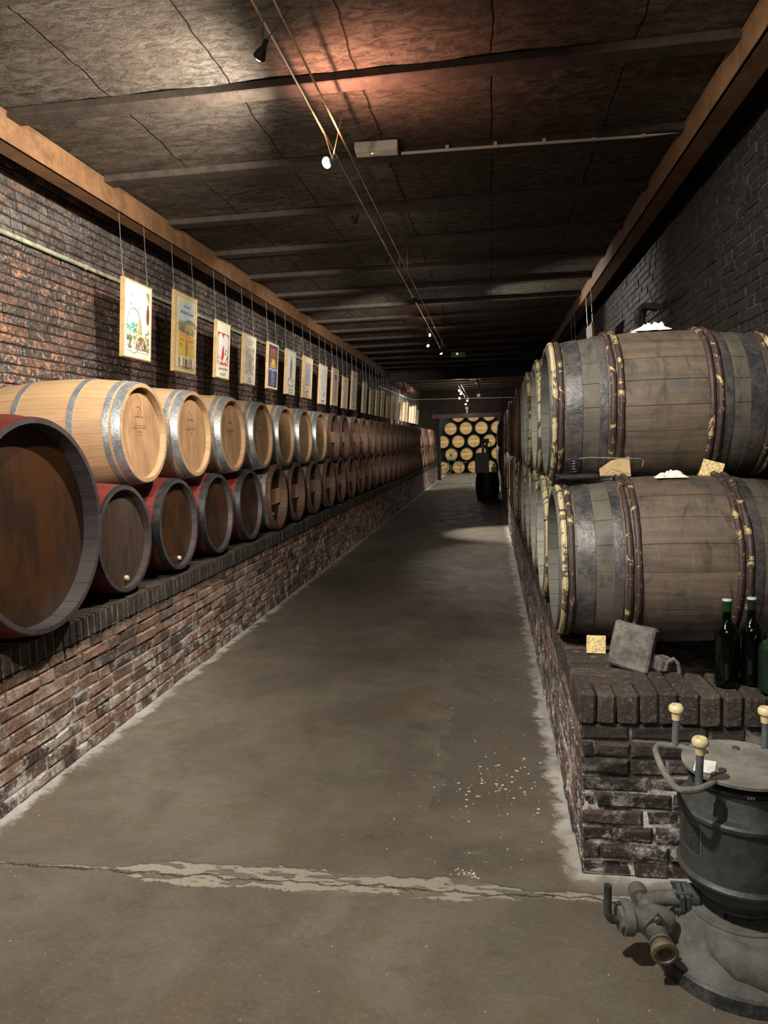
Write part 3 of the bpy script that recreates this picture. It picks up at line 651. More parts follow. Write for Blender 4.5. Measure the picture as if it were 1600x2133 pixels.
P_far = barrel_proto('wine_barrel', 'x', 0.47, 0.308, 0.345, 0.03, MT['far_body'], MT['far_body'], MT['far_head'], hp(0.47, [(0.0, 0.03), (0.07, 0.10)], 0.003), MT['blackhoop'], plank=(0.10, -0.01, MT['far_plank'], 0.92), n=40)
PROTOS = [P_oak, P_red, P_redn, P_big, P_old, P_grey, P_pale, P_far]

ORD = ['first', 'second', 'third', 'fourth', 'fifth', 'sixth', 'seventh', 'eighth', 'ninth', 'tenth', 'eleventh', 'twelfth', 'thirteenth', 'fourteenth', 'fifteenth', 'sixteenth', 'seventeenth', 'eighteenth', 'nineteenth', 'twentieth', 'twenty-first', 'twenty-second', 'twenty-third', 'twenty-fourth', 'twenty-fifth', 'twenty-sixth', 'twenty-seventh', 'twenty-eighth', 'twenty-ninth', 'thirtieth', 'thirty-first', 'thirty-second', 'thirty-third', 'thirty-fourth', 'thirty-fifth', 'thirty-sixth', 'thirty-seventh']
XH = -2.10     # plane of the left row's heads
ups = [4.20, 4.97, 5.76, 6.55, 7.34, 8.13, 8.92, 9.71]
y = 9.71
while y < 27.2: y += 0.79; ups.append(y)
for i, y in enumerate(ups):
    if i < 7:
        lab = 'pale new oak barrel with galvanised hoops, %s in the upper left row' % ORD[i]
        b = dup(P_oak, (XH-0.475, y, 1.66), (0, 0, 0), lab, 'barrels in the upper left row')
        marks(b, 0.475, 0.035, i, 1.0)
    else:
        lab = 'old brown barrel with pale plank, %s from the front, upper left row' % ORD[i]
        dup(P_old, (XH-0.475+random.uniform(-.012, .012), y, 1.655+random.uniform(-.003, .003)), (random.uniform(-.05, .05), 0, 0), lab, 'barrels in the upper left row')
b = dup(P_big, (-2.0-0.54, 2.97, ptop_l+0.520), (0, 0, 0), 'largest red barrel with grey rim and dark head, cut by the left frame edge', 'barrels in the lower left row')
los = [3.89, 4.62, 5.35, 6.12]
for i, y in enumerate(los):
    lab = 'oxblood red barrel with %s head, %s red barrel behind the largest one' % (('dull brown', 'dark brown black-hooped', 'dark brown black-hooped', 'dark brown black-hooped')[i], ORD[i])
    src = P_redn if i == 0 else P_red
    dup(src, (XH-0.46, y, ptop_l+0.338), (0, 0, 0), lab, 'barrels in the lower left row', skip=('bung',) if i > 1 else ())
y = 6.935; i = 0; lows = []
while y < 28.4: lows.append(y); y += 0.79
for i, y in enumerate(lows):
    lab = 'old brown barrel with pale plank, %s after the red ones, lower left row' % ORD[i]
    dup(P_old, (XH-0.475+random.uniform(-.012, .012), y, ptop_l+0.340), (random.uniform(-.05, .05), 0, 0), lab, 'barrels in the lower left row')
# right rows
XHR = 0.262
pit = 0.76; i = 0; y = 3.17
while y < 28.3:
    src = P_grey if i == 0 else (P_pale if i < 5 or i % 5 == 1 else P_old)
    nm = 'grey weathered barrel with wooden hoops' if i == 0 else ('pale rimmed grey barrel' if src == P_pale else 'old brown barrel')
    z = ptop_r+0.352
    dup(src, (XHR+0.475+(0.0 if i == 0 else random.uniform(-0.03, 0.02)+(0.07 if i in (10, 11) else 0)), y, z), (random.uniform(-.03, .03)+pi/2*random.randint(0, 3) if i else 0, 0, pi), '%s, %s from the front, lower right row' % (nm, ORD[i]), 'barrels in the lower right row')
    y += pit; i += 1
i = 0; y = 3.54
while y < 28.0:
    src = P_grey if i == 0 else (P_pale if i < 4 or i % 6 == 2 else P_old)
    nm = 'grey weathered barrel with wooden hoops' if i == 0 else ('pale rimmed grey barrel' if src == P_pale else 'old brown barrel')
    dup(src, (XHR+0.475+(0.0 if i == 0 else random.uniform(-0.04, 0.02)), y, 1.672), (random.uniform(-.03, .03)+pi/2*random.randint(0, 3) if i else pi/2, 0, pi), '%s, %s from the front, upper right row' % (nm, ORD[i]), 'barrels in the upper right row')
    y += pit; i += 1
# far room stack
rows = [(0.42, [-2.13, -1.44, -0.75, -0.06, 0.62], 'bottom'), (1.00, [-1.75, -1.07, -0.39, 0.30], 'second'), (1.57, [-2.12, -1.43, -0.74, -0.05, 0.63], 'third'), (2.15, [-1.76, -1.08, -0.39, 0.31], 'fourth'), (2.72, [-1.42, -0.74, -0.05], 'top')]
PLC = ['leftmost', 'second from left', 'third from left', 'fourth from left', 'fifth from left']
for z, xs, rn_ in rows:
    for k, x in enumerate(xs):
        k_ = 34.6/32.5
        dup(P_far, (x*k_+0.02, 34.66+0.47, (z-1.55)*k_+1.55-0.06), (random.uniform(-.08, .08), 0, -pi/2), 'honey coloured barrel head, %s in the %s row through the end opening' % (PLC[k], rn_), 'barrels stacked in the far room')
for P in PROTOS:
    for ch in list(P.children):
        for g_ in list(ch.children): bpy.data.objects.remove(g_)
        bpy.data.objects.remove(ch)
    bpy.data.objects.remove(P)

# ------------------------------------------------------------------ posters
def text_geo(s, size):
    cu = bpy.data.curves.new('t', 'FONT'); cu.body = s; cu.size = size; cu.align_x = 'CENTER'; cu.resolution_u = 2
    o = bpy.data.objects.new('t', cu); COL.objects.link(o); dg = bpy.context.evaluated_depsgraph_get(); me = o.evaluated_get(dg).to_mesh()
    v = [(q.co.x, q.co.y) for q in me.vertices]; f = [tuple(p.vertices) for p in me.polygons]
    bpy.data.objects.remove(o); bpy.data.curves.remove(cu); return v, f
class Art:
    def __init__(s, w, h, bg): s.w, s.h = w, h; s.v = []; s.f = []; s.c = []; s.layer = 0; s.rect(0, 0, w, h, bg)
    def poly(s, pts, col, up=True):
        if up: s.layer += 1
        b = len(s.v); x = 0.0003*s.layer; s.v += [(x, p[0]-s.w/2, p[1]-s.h) for p in pts]; s.f.append(tuple(range(b, b+len(pts)))); s.c.append(col)
    def rect(s, x, y, w, h, col, up=True): s.poly([(x, y), (x+w, y), (x+w, y+h), (x, y+h)], col, up)
    def ell(s, cx, cy, rx, ry, col, n=18, a0=0, a1=2*pi, up=True): s.poly([(cx+rx*cos(a0+(a1-a0)*k/n), cy+ry*sin(a0+(a1-a0)*k/n)) for k in range(n+(a1-a0 < 6))], col, up)
    def text(s, t, cx, y, size, col, sx=1.0):
        s.layer += 1; v, f = text_geo(t, size); b = len(s.v); x = 0.0003*s.layer
        s.v += [(x, cx-s.w/2+p[0]*sx, y-s.h+p[1]) for p in v]; s.f += [tuple(b+i for i in q) for q in f]; s.c += [col]*len(f)
    def scatter(s, x, y, w, h, n, cols, sz=0.02, seed=1, tall=1.5):
        rr = random.Random(seed); s.layer += 1
        for k in range(n):
            a = x+rr.random()*w; b = y+rr.random()*h; q = sz*rr.uniform(0.3, 1); s.layer += 0.05
            s.poly([(a+q*cos(t)*rr.uniform(.5, 1.1), b+q*tall*sin(t)*rr.uniform(.5, 1.1)) for t in [j*pi/3 for j in range(6)]], rr.choice(cols), up=False)
    def build(s, parent):
        me = bpy.data.meshes.new('print'); me.from_pydata(s.v, [], s.f); me.materials.append(MT['print'])
        at = me.color_attributes.new('Col', 'FLOAT_COLOR', 'CORNER'); dat = []
        for p, c in zip(me.polygons, s.c): dat += [*c, 1.0]*p.loop_total
        at.data.foreach_set('color', dat); o = bpy.data.objects.new('print', me); COL.objects.link(o); o.parent = parent; o.location = (0.0165, 0, 0); return o
CRE = (0.80, 0.74, 0.55); INK = (0.06, 0.06, 0.07); GRN = (0.12, 0.32, 0.18); RED = (0.62, 0.04, 0.05)
def art_generic(w, h, k, bg=CRE):
    a = Art(w, h, bg); rr = random.Random(k*13+5); cols = [[(0.3, 0.3, 0.42), (0.5, 0.45, 0.4), (0.25, 0.22, 0.3)], [(0.15, 0.25, 0.5), (0.35, 0.4, 0.6), (0.6, 0.5, 0.4)], [(0.3, 0.3, 0.25), (0.5, 0.5, 0.4)], [(0.2, 0.2, 0.2), (0.5, 0.35, 0.2)]][k % 4]
    a.scatter(w*0.2, h*0.2, w*0.6, h*0.55, 60, cols, 0.02, k, 2.0); a.rect(w*0.25, h*0.88, w*0.5, h*0.015, INK); a.rect(w*0.3, h*0.85, w*0.4, h*0.01, INK); a.rect(w*0.25, h*0.07, w*0.5, h*0.03, (0.3, 0.28, 0.25)); return a
def art1(w, h):
    a = Art(w, h, (0.86, 0.83, 0.66)); a.rect(w*.1, h*.1, w*.8, h*.82, (0.9, 0.9, 0.86)); a.rect(w*.09, h*.09, w*.82, h*.006, (0.15, 0.2, 0.2))
    a.poly([(w*.76, h*.9), (w*.9, h*.9), (w*.9, h*.76)], (0.35, 0.42, 0.12)); a.ell(w*.36, h*.36, w*.28, h*.30, (0.35, 0.45, 0.2)); a.ell(w*.35, h*.36, w*.25, h*.28, (0.88, 0.9, 0.85))
    a.scatter(w*.12, h*.36, w*.36, h*.1, 40, [(0.1, 0.42, 0.32), (0.15, 0.5, 0.35)], 0.022, 3, .7); a.scatter(w*.12, h*.2, w*.5, h*.17, 90, [(0.2, 0.35, 0.12), (0.35, 0.45, 0.2), (0.75, 0.75, 0.5), (0.2, 0.3, 0.15)], 0.02, 4, 1)
    a.rect(w*.5, h*.26, w*.08, h*.26, (0.75, 0.5, 0.2)); a.ell(w*.84, h*.6, w*.05, h*.12, (0.25, 0.07, 0.05)); a.ell(w*.84, h*.73, w*.025, h*.018, (0.15, 0.08, 0.05))
    a.rect(w*.74, h*.24, w*.16, h*.2, (0.88, 0.85, 0.75)); a.scatter(w*.75, h*.26, w*.13, h*.16, 14, [(0.3, 0.1, 0.1), INK], 0.010, 6)
    a.ell(w*.6, h*.13, w*.24, h*.20, (0.8, 0.75, 0.35), 18, 0, pi); a.ell(w*.6, h*.13, w*.2, h*.17, (0.28, 0.16, 0.1), 18, 0, pi); a.scatter(w*.44, h*.14, w*.32, h*.1, 26, [(0.6, 0.5, 0.4), (0.12, 0.07, 0.06)], 0.018, 7, 1.6)
    a.scatter(w*.12, h*.14, w*.13, h*.14, 26, [INK, (0.4, 0.2, 0.15), GRN], 0.016, 8, 1); a.scatter(w*.8, h*.12, w*.08, h*.3, 22, [(0.35, 0.42, 0.12), (0.2, 0.3, 0.12)], 0.018, 9, 1.4); a.scatter(w*.15, h*.55, w*.6, h*.3, 10, [(0.6, 0.62, 0.62)], 0.01, 10, 2); return a
def art2(w, h):
    a = Art(w, h, (0.74, 0.60, 0.32)); a.rect(w*.06, h*.05, w*.88, h*.9, INK); a.rect(w*.07, h*.055, w*.86, h*.89, (0.78, 0.66, 0.36)); a.scatter(w*.07, h*.06, w*.06, h*.88, 60, [INK, (0.5, 0.3, 0.1)], 0.006, 2); a.scatter(w*.86, h*.06, w*.06, h*.88, 60, [INK, (0.5, 0.3, 0.1)], 0.006, 3)
    a.rect(w*.15, h*.55, w*.7, h*.28, (0.52, 0.62, 0.62)); a.ell(w*.5, h*.83, w*.35, h*.08, (0.52, 0.62, 0.62), 18, 0, pi); a.ell(w*.68, h*.60, w*.30, h*.09, (0.28, 0.27, 0.2), 18, 0, pi); a.rect(w*.15, h*.53, w*.7, h*.1, (0.55, 0.42, 0.15)); a.scatter(w*.16, h*.5, w*.66, h*.1, 40, [(0.6, 0.42, 0.12), (0.2, 0.2, 0.14), (0.3, 0.28, 0.2)], 0.022, 4, 1)
    for k in range(5): a.ell(w*(.19+.06*k), h*.58, w*.016, h*.08, (0.12, 0.15, 0.08))
    a.scatter(w*.15, h*.47, w*.7, h*.08, 60, [(0.2, 0.19, 0.2), (0.4, 0.36, 0.35)], 0.016, 11, .8)
    a.poly([(w*.15, h*.52), (w*.85, h*.46), (w*.85, h*.15), (w*.15, h*.15)], (0.74, 0.50, 0.10)); a.poly([(w*.15, h*.52), (w*.85, h*.46), (w*.85, h*.42), (w*.15, h*.46)], (0.8, 0.36, 0.12))
    a.text('ARTES GRAFICAS', w*.5, h*.83, .022, INK, .9); a.text('Ana Blanca Tannen', w*.5, h*.745, .044, (0.25, 0.03, 0.05), .85); a.text('ACCESO - ROCHEDOSA', w*.5, h*.40, .030, (0.55, 0.05, 0.02), .95); a.text('ANNO', w*.25, h*.355, .02, (0.3, 0.1, 0.02)); a.text('DE MIL', w*.26, h*.325, .02, (0.3, 0.1, 0.02)); a.text('1900', w*.75, h*.35, .02, (0.3, 0.1, 0.02)); a.ell(w*.5, h*.31, w*.06, h*.1, (0.5, 0.36, 0.1)); a.ell(w*.5, h*.31, w*.02, h*.11, (0.25, 0.2, 0.08))
    a.rect(w*.15, h*.08, w*.7, h*.13, (0.72, 0.66, 0.5))
    for k in range(8): a.ell(w*(.19+.088*k), h*.135, w*.028, h*.065, [(0.2, 0.2, 0.22), (0.82, 0.8, 0.7), (0.35, 0.22, 0.15)][k % 3])
    a.ell(w*.5, h*.12, w*.05, h*.07, (0.4, 0.1, 0.04)); a.text('FIESTAS DE LA VENDIMIA', w*.5, h*.062, .016, INK, 1.0); return a
def art3(w, h):
    a = Art(w, h, (0.88, 0.87, 0.68)); a.rect(w*.1, h*.24, w*.8, h*.56, RED); a.ell(w*.3, h*.68, w*.17, h*.11, (0.92, 0.9, 0.84)); a.ell(w*.68, h*.68, w*.2, h*.11, (0.92, 0.9, 0.84)); a.rect(w*.13, h*.3, w*.73, h*.38, (0.9, 0.9, 0.82))
    a.scatter(w*.13, h*.28, w*.72, h*.28, 70, [(0.2, 0.35, 0.2), (0.9, 0.88, 0.75), (0.3, 0.15, 0.12), (0.85, 0.8, 0.6)], 0.018, 4, 1); a.ell(w*.48, h*.45, w*.075, h*.1, RED); a.ell(w*.43, h*.37, w*.07, h*.06, RED); a.ell(w*.85, h*.4, w*.04, h*.05, RED); a.ell(w*.5, h*.56, w*.03, h*.03, (0.4, 0.2, 0.15)); a.scatter(w*.12, h*.25, w*.75, h*.06, 22, [(0.9, 0.86, 0.72)], 0.02, 6, .8)
    a.text('Carmen-du-Rhone', w*.5, h*.155, .044, INK, .8); a.text('~', w*.5, h*.11, .03, INK); a.text('A.Vino M', w*.5, h*.055, .046, INK, .85); return a
def art4(w, h):
    a = Art(w, h, (0.76, 0.71, 0.58)); a.text('LOS CUENTOS', w*.5, h*.85, .040, INK, .95); a.text('DE BACO', w*.5, h*.79, .040, INK, 1); a.ell(w*.52, h*.93, w*.04, h*.012, (0.45, 0.28, 0.1)); a.rect(w*.12, h*.2, w*.76, h*.55, (0.55, 0.52, 0.44)); a.scatter(w*.13, h*.22, w*.72, h*.5, 160, [(0.2, 0.2, 0.18), (0.66, 0.62, 0.5), (0.4, 0.3, 0.25), (0.72, 0.68, 0.55)], 0.016, 9, 1.9); a.ell(w*.55, h*.66, w*.2, h*.07, (0.6, 0.4, 0.12)); a.ell(w*.55, h*.65, w*.13, h*.055, (0.5, 0.47, 0.42)); a.ell(w*.55, h*.45, w*.10, h*.16, (0.36, 0.33, 0.3)); a.ell(w*.45, h*.24, w*.10, h*.04, (0.6, 0.6, 0.66)); a.text('VINO', w*.5, h*.10, .036, INK, 1); a.text('DE LA TIERRA', w*.5, h*.05, .024, INK, 1); return a
def art5(w, h):
    N = (0.07, 0.07, 0.17); a = Art(w, h, (0.80, 0.74, 0.5)); a.rect(w*.06, h*.05, w*.88, h*.9, N)
    for k in range(8): a.rect(w*.2, h*(.50+.047*k), w*.6, h*.048, (0.85-.01*k, 0.52-.045*k, 0.10), up=False)
    a.layer += 1; a.ell(w*.5, h*.58, w*.14, h*.08, (0.85, 0.6, 0.1)); a.ell(w*.3, h*.6, w*.1, h*.05, (0.45, 0.15, 0.06)); a.ell(w*.72, h*.6, w*.09, h*.05, (0.5, 0.18, 0.06)); a.rect(w*.18, h*.47, w*.64, h*.02, (0.8, 0.7, 0.3)); a.rect(w*.1, h*.40, w*.8, h*.05, (0.35, 0.36, 0.38)); a.text('RIOJA ALTA', w*.5, h*.41, .034, (0.7, 0.68, 0.6), 1); a.rect(w*.35, h*.22, w*.14, h*.17, (0.25, 0.3, 0.5)); a.rect(w*.55, h*.2, w*.1, h*.15, (0.2, 0.24, 0.42)); a.text('VINOS', w*.5, h*.15, .05, (0.55, 0.55, 0.55)); a.text('FINOS', w*.5, h*.08, .05, (0.5, 0.5, 0.45)); return a
def art6(w, h):
    a = Art(w, h, (0.86, 0.83, 0.70)); a.rect(w*.08, h*.22, w*.84, h*.7, (0.9, 0.88, 0.82)); a.ell(w*.5, h*.62, w*.10, h*.22, (0.3, 0.22, 0.22)); a.ell(w*.5, h*.82, w*.05, h*.06, (0.55, 0.45, 0.42)); a.rect(w*.42, h*.36, w*.15, h*.2, (0.35, 0.2, 0.2)); a.scatter(w*.2, h*.28, w*.62, h*.1, 40, [(0.5, 0.2, 0.28), (0.3, 0.25, 0.25), (0.85, 0.8, 0.72)], 0.018, 5, 1.4); a.ell(w*.5, h*.25, w*.34, h*.07, (0.4, 0.35, 0.35), 18, pi, 2*pi); a.ell(w*.5, h*.27, w*.3, h*.06, (0.88, 0.85, 0.78), 18, pi, 2*pi); a.text('RIOJA 1903', w*.5, h*.09, .04, INK, 1); a.rect(w*.25, h*.05, w*.5, h*.008, INK); return a
def art7(w, h):
    a = Art(w, h, (0.72, 0.60, 0.42)); a.rect(w*.2, h*.3, w*.62, h*.55, (0.38, 0.35, 0.40)); a.scatter(w*.2, h*.3, w*.6, h*.5, 120, [(0.3, 0.32, 0.5), (0.5, 0.45, 0.5), (0.3, 0.22, 0.25), (0.5, 0.48, 0.3)], 0.022, 15, 1.6); a.rect(w*.18, h*.24, w*.66, h*.02, (0.5, 0.4, 0.3)); a.rect(w*.47, h*.12, w*.05, h*.09, RED); a.rect(w*.4, h*.155, w*.2, h*.018, RED); a.scatter(w*.2, h*.12, w*.6, h*.08, 24, [(0.45, 0.36, 0.25)], 0.012, 3); a.text('AÑADA', w*.5, h*.045, .04, (0.3, 0.25, 0.22)); return a
def art8(w, h):
    a = Art(w, h, (0.82, 0.79, 0.74)); a.scatter(w*.15, h*.2, w*.7, h*.65, 150, [(0.25, 0.27, 0.25), (0.55, 0.6, 0.5), (0.35, 0.3, 0.35), (0.8, 0.8, 0.6)], 0.02, 21, 1.6); a.ell(w*.5, h*.6, w*.12, h*.16, (0.8, 0.8, 0.62)); a.rect(w*.2, h*.08, w*.6, h*.015, INK); a.rect(w*.3, h*.05, w*.4, h*.012, INK); return a
def art9(w, h):
    a = Art(w, h, (0.66, 0.50, 0.34)); a.rect(w*.25, h*.1, w*.55, h*.78, (0.5, 0.42, 0.42)); a.ell(w*.5, h*.75, w*.24, h*.09, (0.12, 0.22, 0.5)); a.scatter(w*.26, h*.12, w*.5, h*.55, 90, [(0.35, 0.25, 0.32), (0.55, 0.42, 0.36), (0.3, 0.3, 0.4)], 0.022, 31, 2); a.text('HARO', w*.5, h*.9, .05, (0.25, 0.2, 0.18), .9); return a
ARTS = [art1, art2, art3, art4, art5, art6, art7, art8, art9]
POST = [(5.32, 5.78, 2.89, 2.285, 'poster with green arched vineyard scene, nearest of the row'),
 (6.24, 6.73, 2.975, 2.26, 'poster with pale blue sky, black hill and orange lower half, second of the row'),
 (7.22, 7.61, 2.875, 2.285, 'poster with red square picture and two lines of script below it'),
 (8.06, 8.48, 2.86, 2.285, 'poster with grey line drawing under two lines of black capitals'),
 (8.98, 9.41, 2.885, 2.295, 'navy blue poster with an orange panel at the top'),
 (9.82, 10.29, 2.90, 2.275, 'cream poster with one tall narrow dark figure in the middle'),
 (10.76, 11.29, 2.91, 2.28, 'tan poster with mauve picture and small red cross below'),
 (11.82, 12.32, 2.895, 2.24, 'white poster densely covered with small green-grey drawing'),
 (12.79, 13.28, 2.93, 2.26, 'tan poster with a blue oval near its top'),
 (13.71, 14.19, 2.85, 2.245, 'bright cream poster, lower topped, tenth along the left wall'),
 (14.68, 15.22, 3.045, 2.26, 'tallest bright cream poster, eleventh along the left wall')]
y = 15.95
k = 11
while y < 28.3:
    POST.append((y, y+0.46, 2.80+0.12*((k*7) % 3)/2, 2.24, '%s poster, %s along the left wall from the camera' % ('brightly lit' if y > 22 else 'dim unlit', ORD[k]))); y += 0.93; k += 1
for k, (ya, yb, zt, zb, lab) in enumerate(POST):
    w_, h_ = yb-ya, zt-zb; t = thing('framed_poster', 'framed '+lab, 'poster', (-2.765, (ya+yb)/2, zt), 'posters hung on wires along the left wall', (0, 0.088, 0))
    m2 = MB(); ft = 0.012
    m2.box((0, 0, -h_/2), (0.03, w_, h_)); m2.box((0.0165, 0, -0.006), (0.006, w_, 0.010)); m2.box((0.0165, 0, -h_+0.006), (0.006, w_, 0.010)); m2.box((0.0165, -w_/2+.005, -h_/2), (0.006, 0.008, h_-.02)); m2.box((0.0165, w_/2-.005, -h_/2), (0.006, 0.008, h_-.02))
    m2.build('frame', MT['frame'], t, smooth=False)
    a = ARTS[k](w_, h_) if k < 9 else art_generic(w_, h_, k, CRE if (k in (9, 10) or k % 3) else (0.55, 0.48, 0.36)); a.build(t)
    Rinv = Euler((0, 0.088, 0)).to_matrix().inverted()
    for s_ in (-1, 1):
        m2 = MB(); yy = s_*(w_/2-0.05 if s_ > 0 else w_/2-0.01)
        p0 = Vector((0, yy, -0.01)); top = Rinv @ (Vector((0.0, yy*1.0, 3.42-zt))); m2.tube([p0, top], 0.0028, 6); m2.tube([p0, p0+(top-p0)*0.12], 0.006, 6)
        m2.tube([top-(top-p0)*0.03, top], 0.012, 6); m2.tube([top, top+Vector((0, -0.03, 0.004))], 0.004, 5)
        m2.build('hanging_wire', MT['cord'], t)
# spare wires that hang from the beam without a poster
for i, yy in enumerate((6.3, 6.66)):
    pass
# right wall posters: backs seen at a flat angle, high above the barrels
for k, (ya, yb, zt, zb, lab) in enumerate([(9.42, 9.95, 2.96, 2.45, 'framed poster hanging above the nearest upper barrel by the right wall'), (11.2, 11.7, 2.9, 2.4, 'framed poster hanging at the right wall, behind the nearest framed one there')]):
    w_, h_ = yb-ya, zt-zb; t = thing('framed_poster', lab, 'poster', (1.29, (ya+yb)/2, zt), 'posters hung on wires along the right wall', (0, -0.05, 0))
    m2 = MB(); m2.box((0, 0, -h_/2), (0.03, w_, h_)); m2.build('frame', MT['frame'], t, smooth=False)
    m2 = MB(); m2.box((-0.0165, 0, -h_/2), (0.003, w_-.04, h_-.04)); m2.build('print', MT['greybox'], t, smooth=False, label='grey print')
    for s_ in (-1, 1):
        m2 = MB(); m2.tube([(0, s_*(w_/2-.03), -.01), (0, s_*(w_/2-.03), 3.40-zt)], 0.003, 6); m2.build('hanging_wire', MT['cord'], t)

# ------------------------------------------------------------------ pipes on the walls
m_ = MB(); m_.tube([(XL+0.035, Y0+.2, 3.0), (XL+0.035, 20.2, 3.0)], 0.016, 8)
for k in range(18): m_.tube([(XL+0.035, 1+k*1.1, 3.0), (XL+0.035, 1.03+k*1.1, 3.0)], 0.021, 8)
tag(m_.build('wall_pipe', MT['pipe']), 'thin pale green pipe running level along the left brick wall behind the posters', 'pipe')
m_ = MB(); m_.tube([(XL+0.03, 20.8, 3.18), (XL+0.03, 28.2, 3.25), (XL+0.12, 28.85, 3.24), (-0.5, 28.88, 3.2), (1.2, 28.88, 3.17)], 0.016, 8)
for k in range(4): m_.tube([(-2.5+k*1.1, 28.86, 3.235-k*.02), (-2.5+k*1.1, 28.97, 3.235-k*.02)], 0.012, 6)
tag(m_.build('conduit_pipe', MT['white']), 'thin white conduit crossing the end wall above the opening', 'pipe')
m_ = MB(); m_.tube([(1.58, 7.1, 2.72), (1.42, 7.05, 2.73), (1.36, 7.0, 2.68), (1.345, 7.0, 2.5), (1.35, 7.0, 2.1)], 0.03, 8)
m_.tube([(1.58, 7.3, 2.74), (1.50, 7.25, 2.75), (1.44, 7.2, 2.7), (1.43, 7.2, 2.1)], 0.03, 8)
tag(m_.build('bent_hose', MT['ironhoop']), 'grey bent pipe pair coming down the dark right wall behind the upper barrels', 'pipe')
# wall cable drop on the end wall at right
m_ = MB(); m_.tube([(0.46, 28.93, 3.3), (0.46, 28.93, 1.0)], 0.012, 6)
for k in range(4): m_.sphere((0.46, 28.92, 3.15-k*.28), 0.025, 8, 5)
tag(m_.build('drop_cable', MT['blackbeam']), 'dark cable with clips going down the end wall beside the opening', 'cable')

# ------------------------------------------------------------------ cable lighting system
for (xx, ya, yb, lab) in ((-0.81, Y0+.3, 13.9, 'right hand bare cable of the ceiling lighting pair, long near run'), (-0.895, Y0+.3, 13.7, 'left hand bare cable of the ceiling lighting pair, long near run'), (-0.78, 20.8, 28.8, 'right hand bare cable of the far lighting pair beyond the black beam'), (-0.87, 20.8, 28.8, 'left hand bare cable of the far lighting pair beyond the black beam')):
    z_ = 3.30 if ya < 5 else 3.12; m_ = MB(); m_.tube([(xx, ya, z_), (xx, yb, z_)], 0.0055 if ya < 5 else 0.006, 6)
    m_.tube([(xx, yb, z_), (xx+0.015, yb+0.08, z_+0.02), (xx+.02, yb+.5, z_-0.10), (xx+.02, yb+0.15, z_+0.1), (xx+.02, yb+.2, z_+0.25)], 0.004, 6)
    for yy in ([2.25, 7.6] if ya < 5 else []): m_.tube([(xx, yy, z_), (xx, yy, ZC)], 0.003, 6)
    tag(m_.build('lighting_cable', MT['gold'] if xx > -.85 else MT['gold']), lab, 'cable', 'low voltage lighting cables')
def lamp(loc, to, power, ang, leak, lab, lit_front):
    x, y, z = loc; top = 3.30 if y < 15 else 3.12
    t = thing('cable_spotlight', lab, 'lamp', loc, 'cable spotlights under the ceiling')
    dirv = (Vector(to)-Vector(loc)).normalized(); q = dirv.to_track_quat('X', 'Z').to_matrix()
    ra, la = ((-0.81, -0.895) if y < 15 else (-0.78, -0.87))
    for (xe, ext) in ((la, 0.0), (ra, 0.10)):
        m2 = MB(); e = Vector((xe-x, 0.10 if y < 15 else .05, top-z)); s0 = Vector((0, 0, 0.01)) - dirv*0.02
        e2 = e+(e-s0).normalized()*ext; m2.tube([s0, e2], 0.0022 if y < 15 else 0.003, 5); m2.sphere(e, 0.007, 8, 5); m2.build('support_rod', MT['gold'], t)
    def rotd(mb): mb.v = [tuple(q @ Vector(v)) for v in mb.v]; return mb
    m2 = MB(); m2.lathe([(-0.055, 0.0), (-0.055, 0.010), (-0.03, 0.011), (-0.022, 0.012), (0.0, 0.022), (0.018, 0.026), (0.018, 0.0235), (0.0, 0.019), (-0.01, 0.012)], n=20); rotd(m2).build('reflector', MT['black'], t)
    m2 = MB(); m2.sphere((0.014, 0, 0), (0.029 if power == 270 else 0.020) if y < 15 else 0.032, 12, 8, (0.8, 1, 1)); b = rotd(m2).build('bulb', MT['bulb'], t)
    l_ = spot('lamp_light', Vector(loc)+dirv*((0.055 if power == 270 else 0.042) if y < 15 else 0.066), to, power, ang, 0.7, WHITE, 0.018); 
    s0 = Vector(loc)-dirv*0.03+Vector((0, 0, 0.035)); l2 = spot('lamp_leak', s0, s0-dirv*0.35+Vector((0, 0, 0.9)), leak, 130, 1.0, LEAK, 0.01)
    return t
LL = ['nearest black cable spotlight, pointing left away from the camera', 'brightly glowing cable spotlight beside the finned ceiling fitting', 'small dark cable spotlight behind the bright one', 'small cable spotlight, fourth along the cables, hanging left of them', 'small cable spotlight, fifth along the cables', 'glowing cable spotlight, lower left of the lit pair near the mid aisle', 'small lit cable spotlight just before the lit pair', 'glowing cable spotlight nearest the emergency light',
 'glowing spotlight just beyond the black cross beam', 'larger glowing spotlight second beyond the black cross beam', 'glowing spotlight third beyond the black cross beam', 'glowing spotlight fourth beyond the black cross beam', 'lowest glowing spotlight above the end opening']
for (loc, to, pw, an, lk), lab in zip(LAMPS, LL): lamp(loc, to, pw, an, lk, lab, True)
# finned fitting and its conduit
t = thing('ceiling_light_fitting', 'cream finned emergency fitting fixed under the ceiling next to the bright spotlight', 'lamp', (-0.72, 5.0, 3.50), rot=(0, 0, 0.06))
m2 = MB(); m2.bbox((0, 0, 0.03), (0.29, 0.10, 0.05), 0.004); m2.build('housing', MT['cream'], t, smooth=False)
m2 = MB()
for k in range(5): m2.bbox((0, -0.042+0.021*k, -0.002), (0.282, 0.010, 0.018), 0.003)
m2.build('ribbed_diffuser', MT['cream'], t, smooth=False)
m2 = MB(); m2.sphere((-0.03, -0.01, -0.012), 0.004, 8, 5); m2.build('indicator', MT['led'], t)
m_ = MB(); m_.tube([(-0.56, 5.06, 3.50), (0.2, 5.10, 3.503), (1.0, 5.15, 3.505), (1.27, 5.17, 3.52)], 0.010, 8)
for k in range(5): m_.box((-0.25+k*0.32, 5.075+k*.018, 3.512), (0.022, 0.03, 0.03))
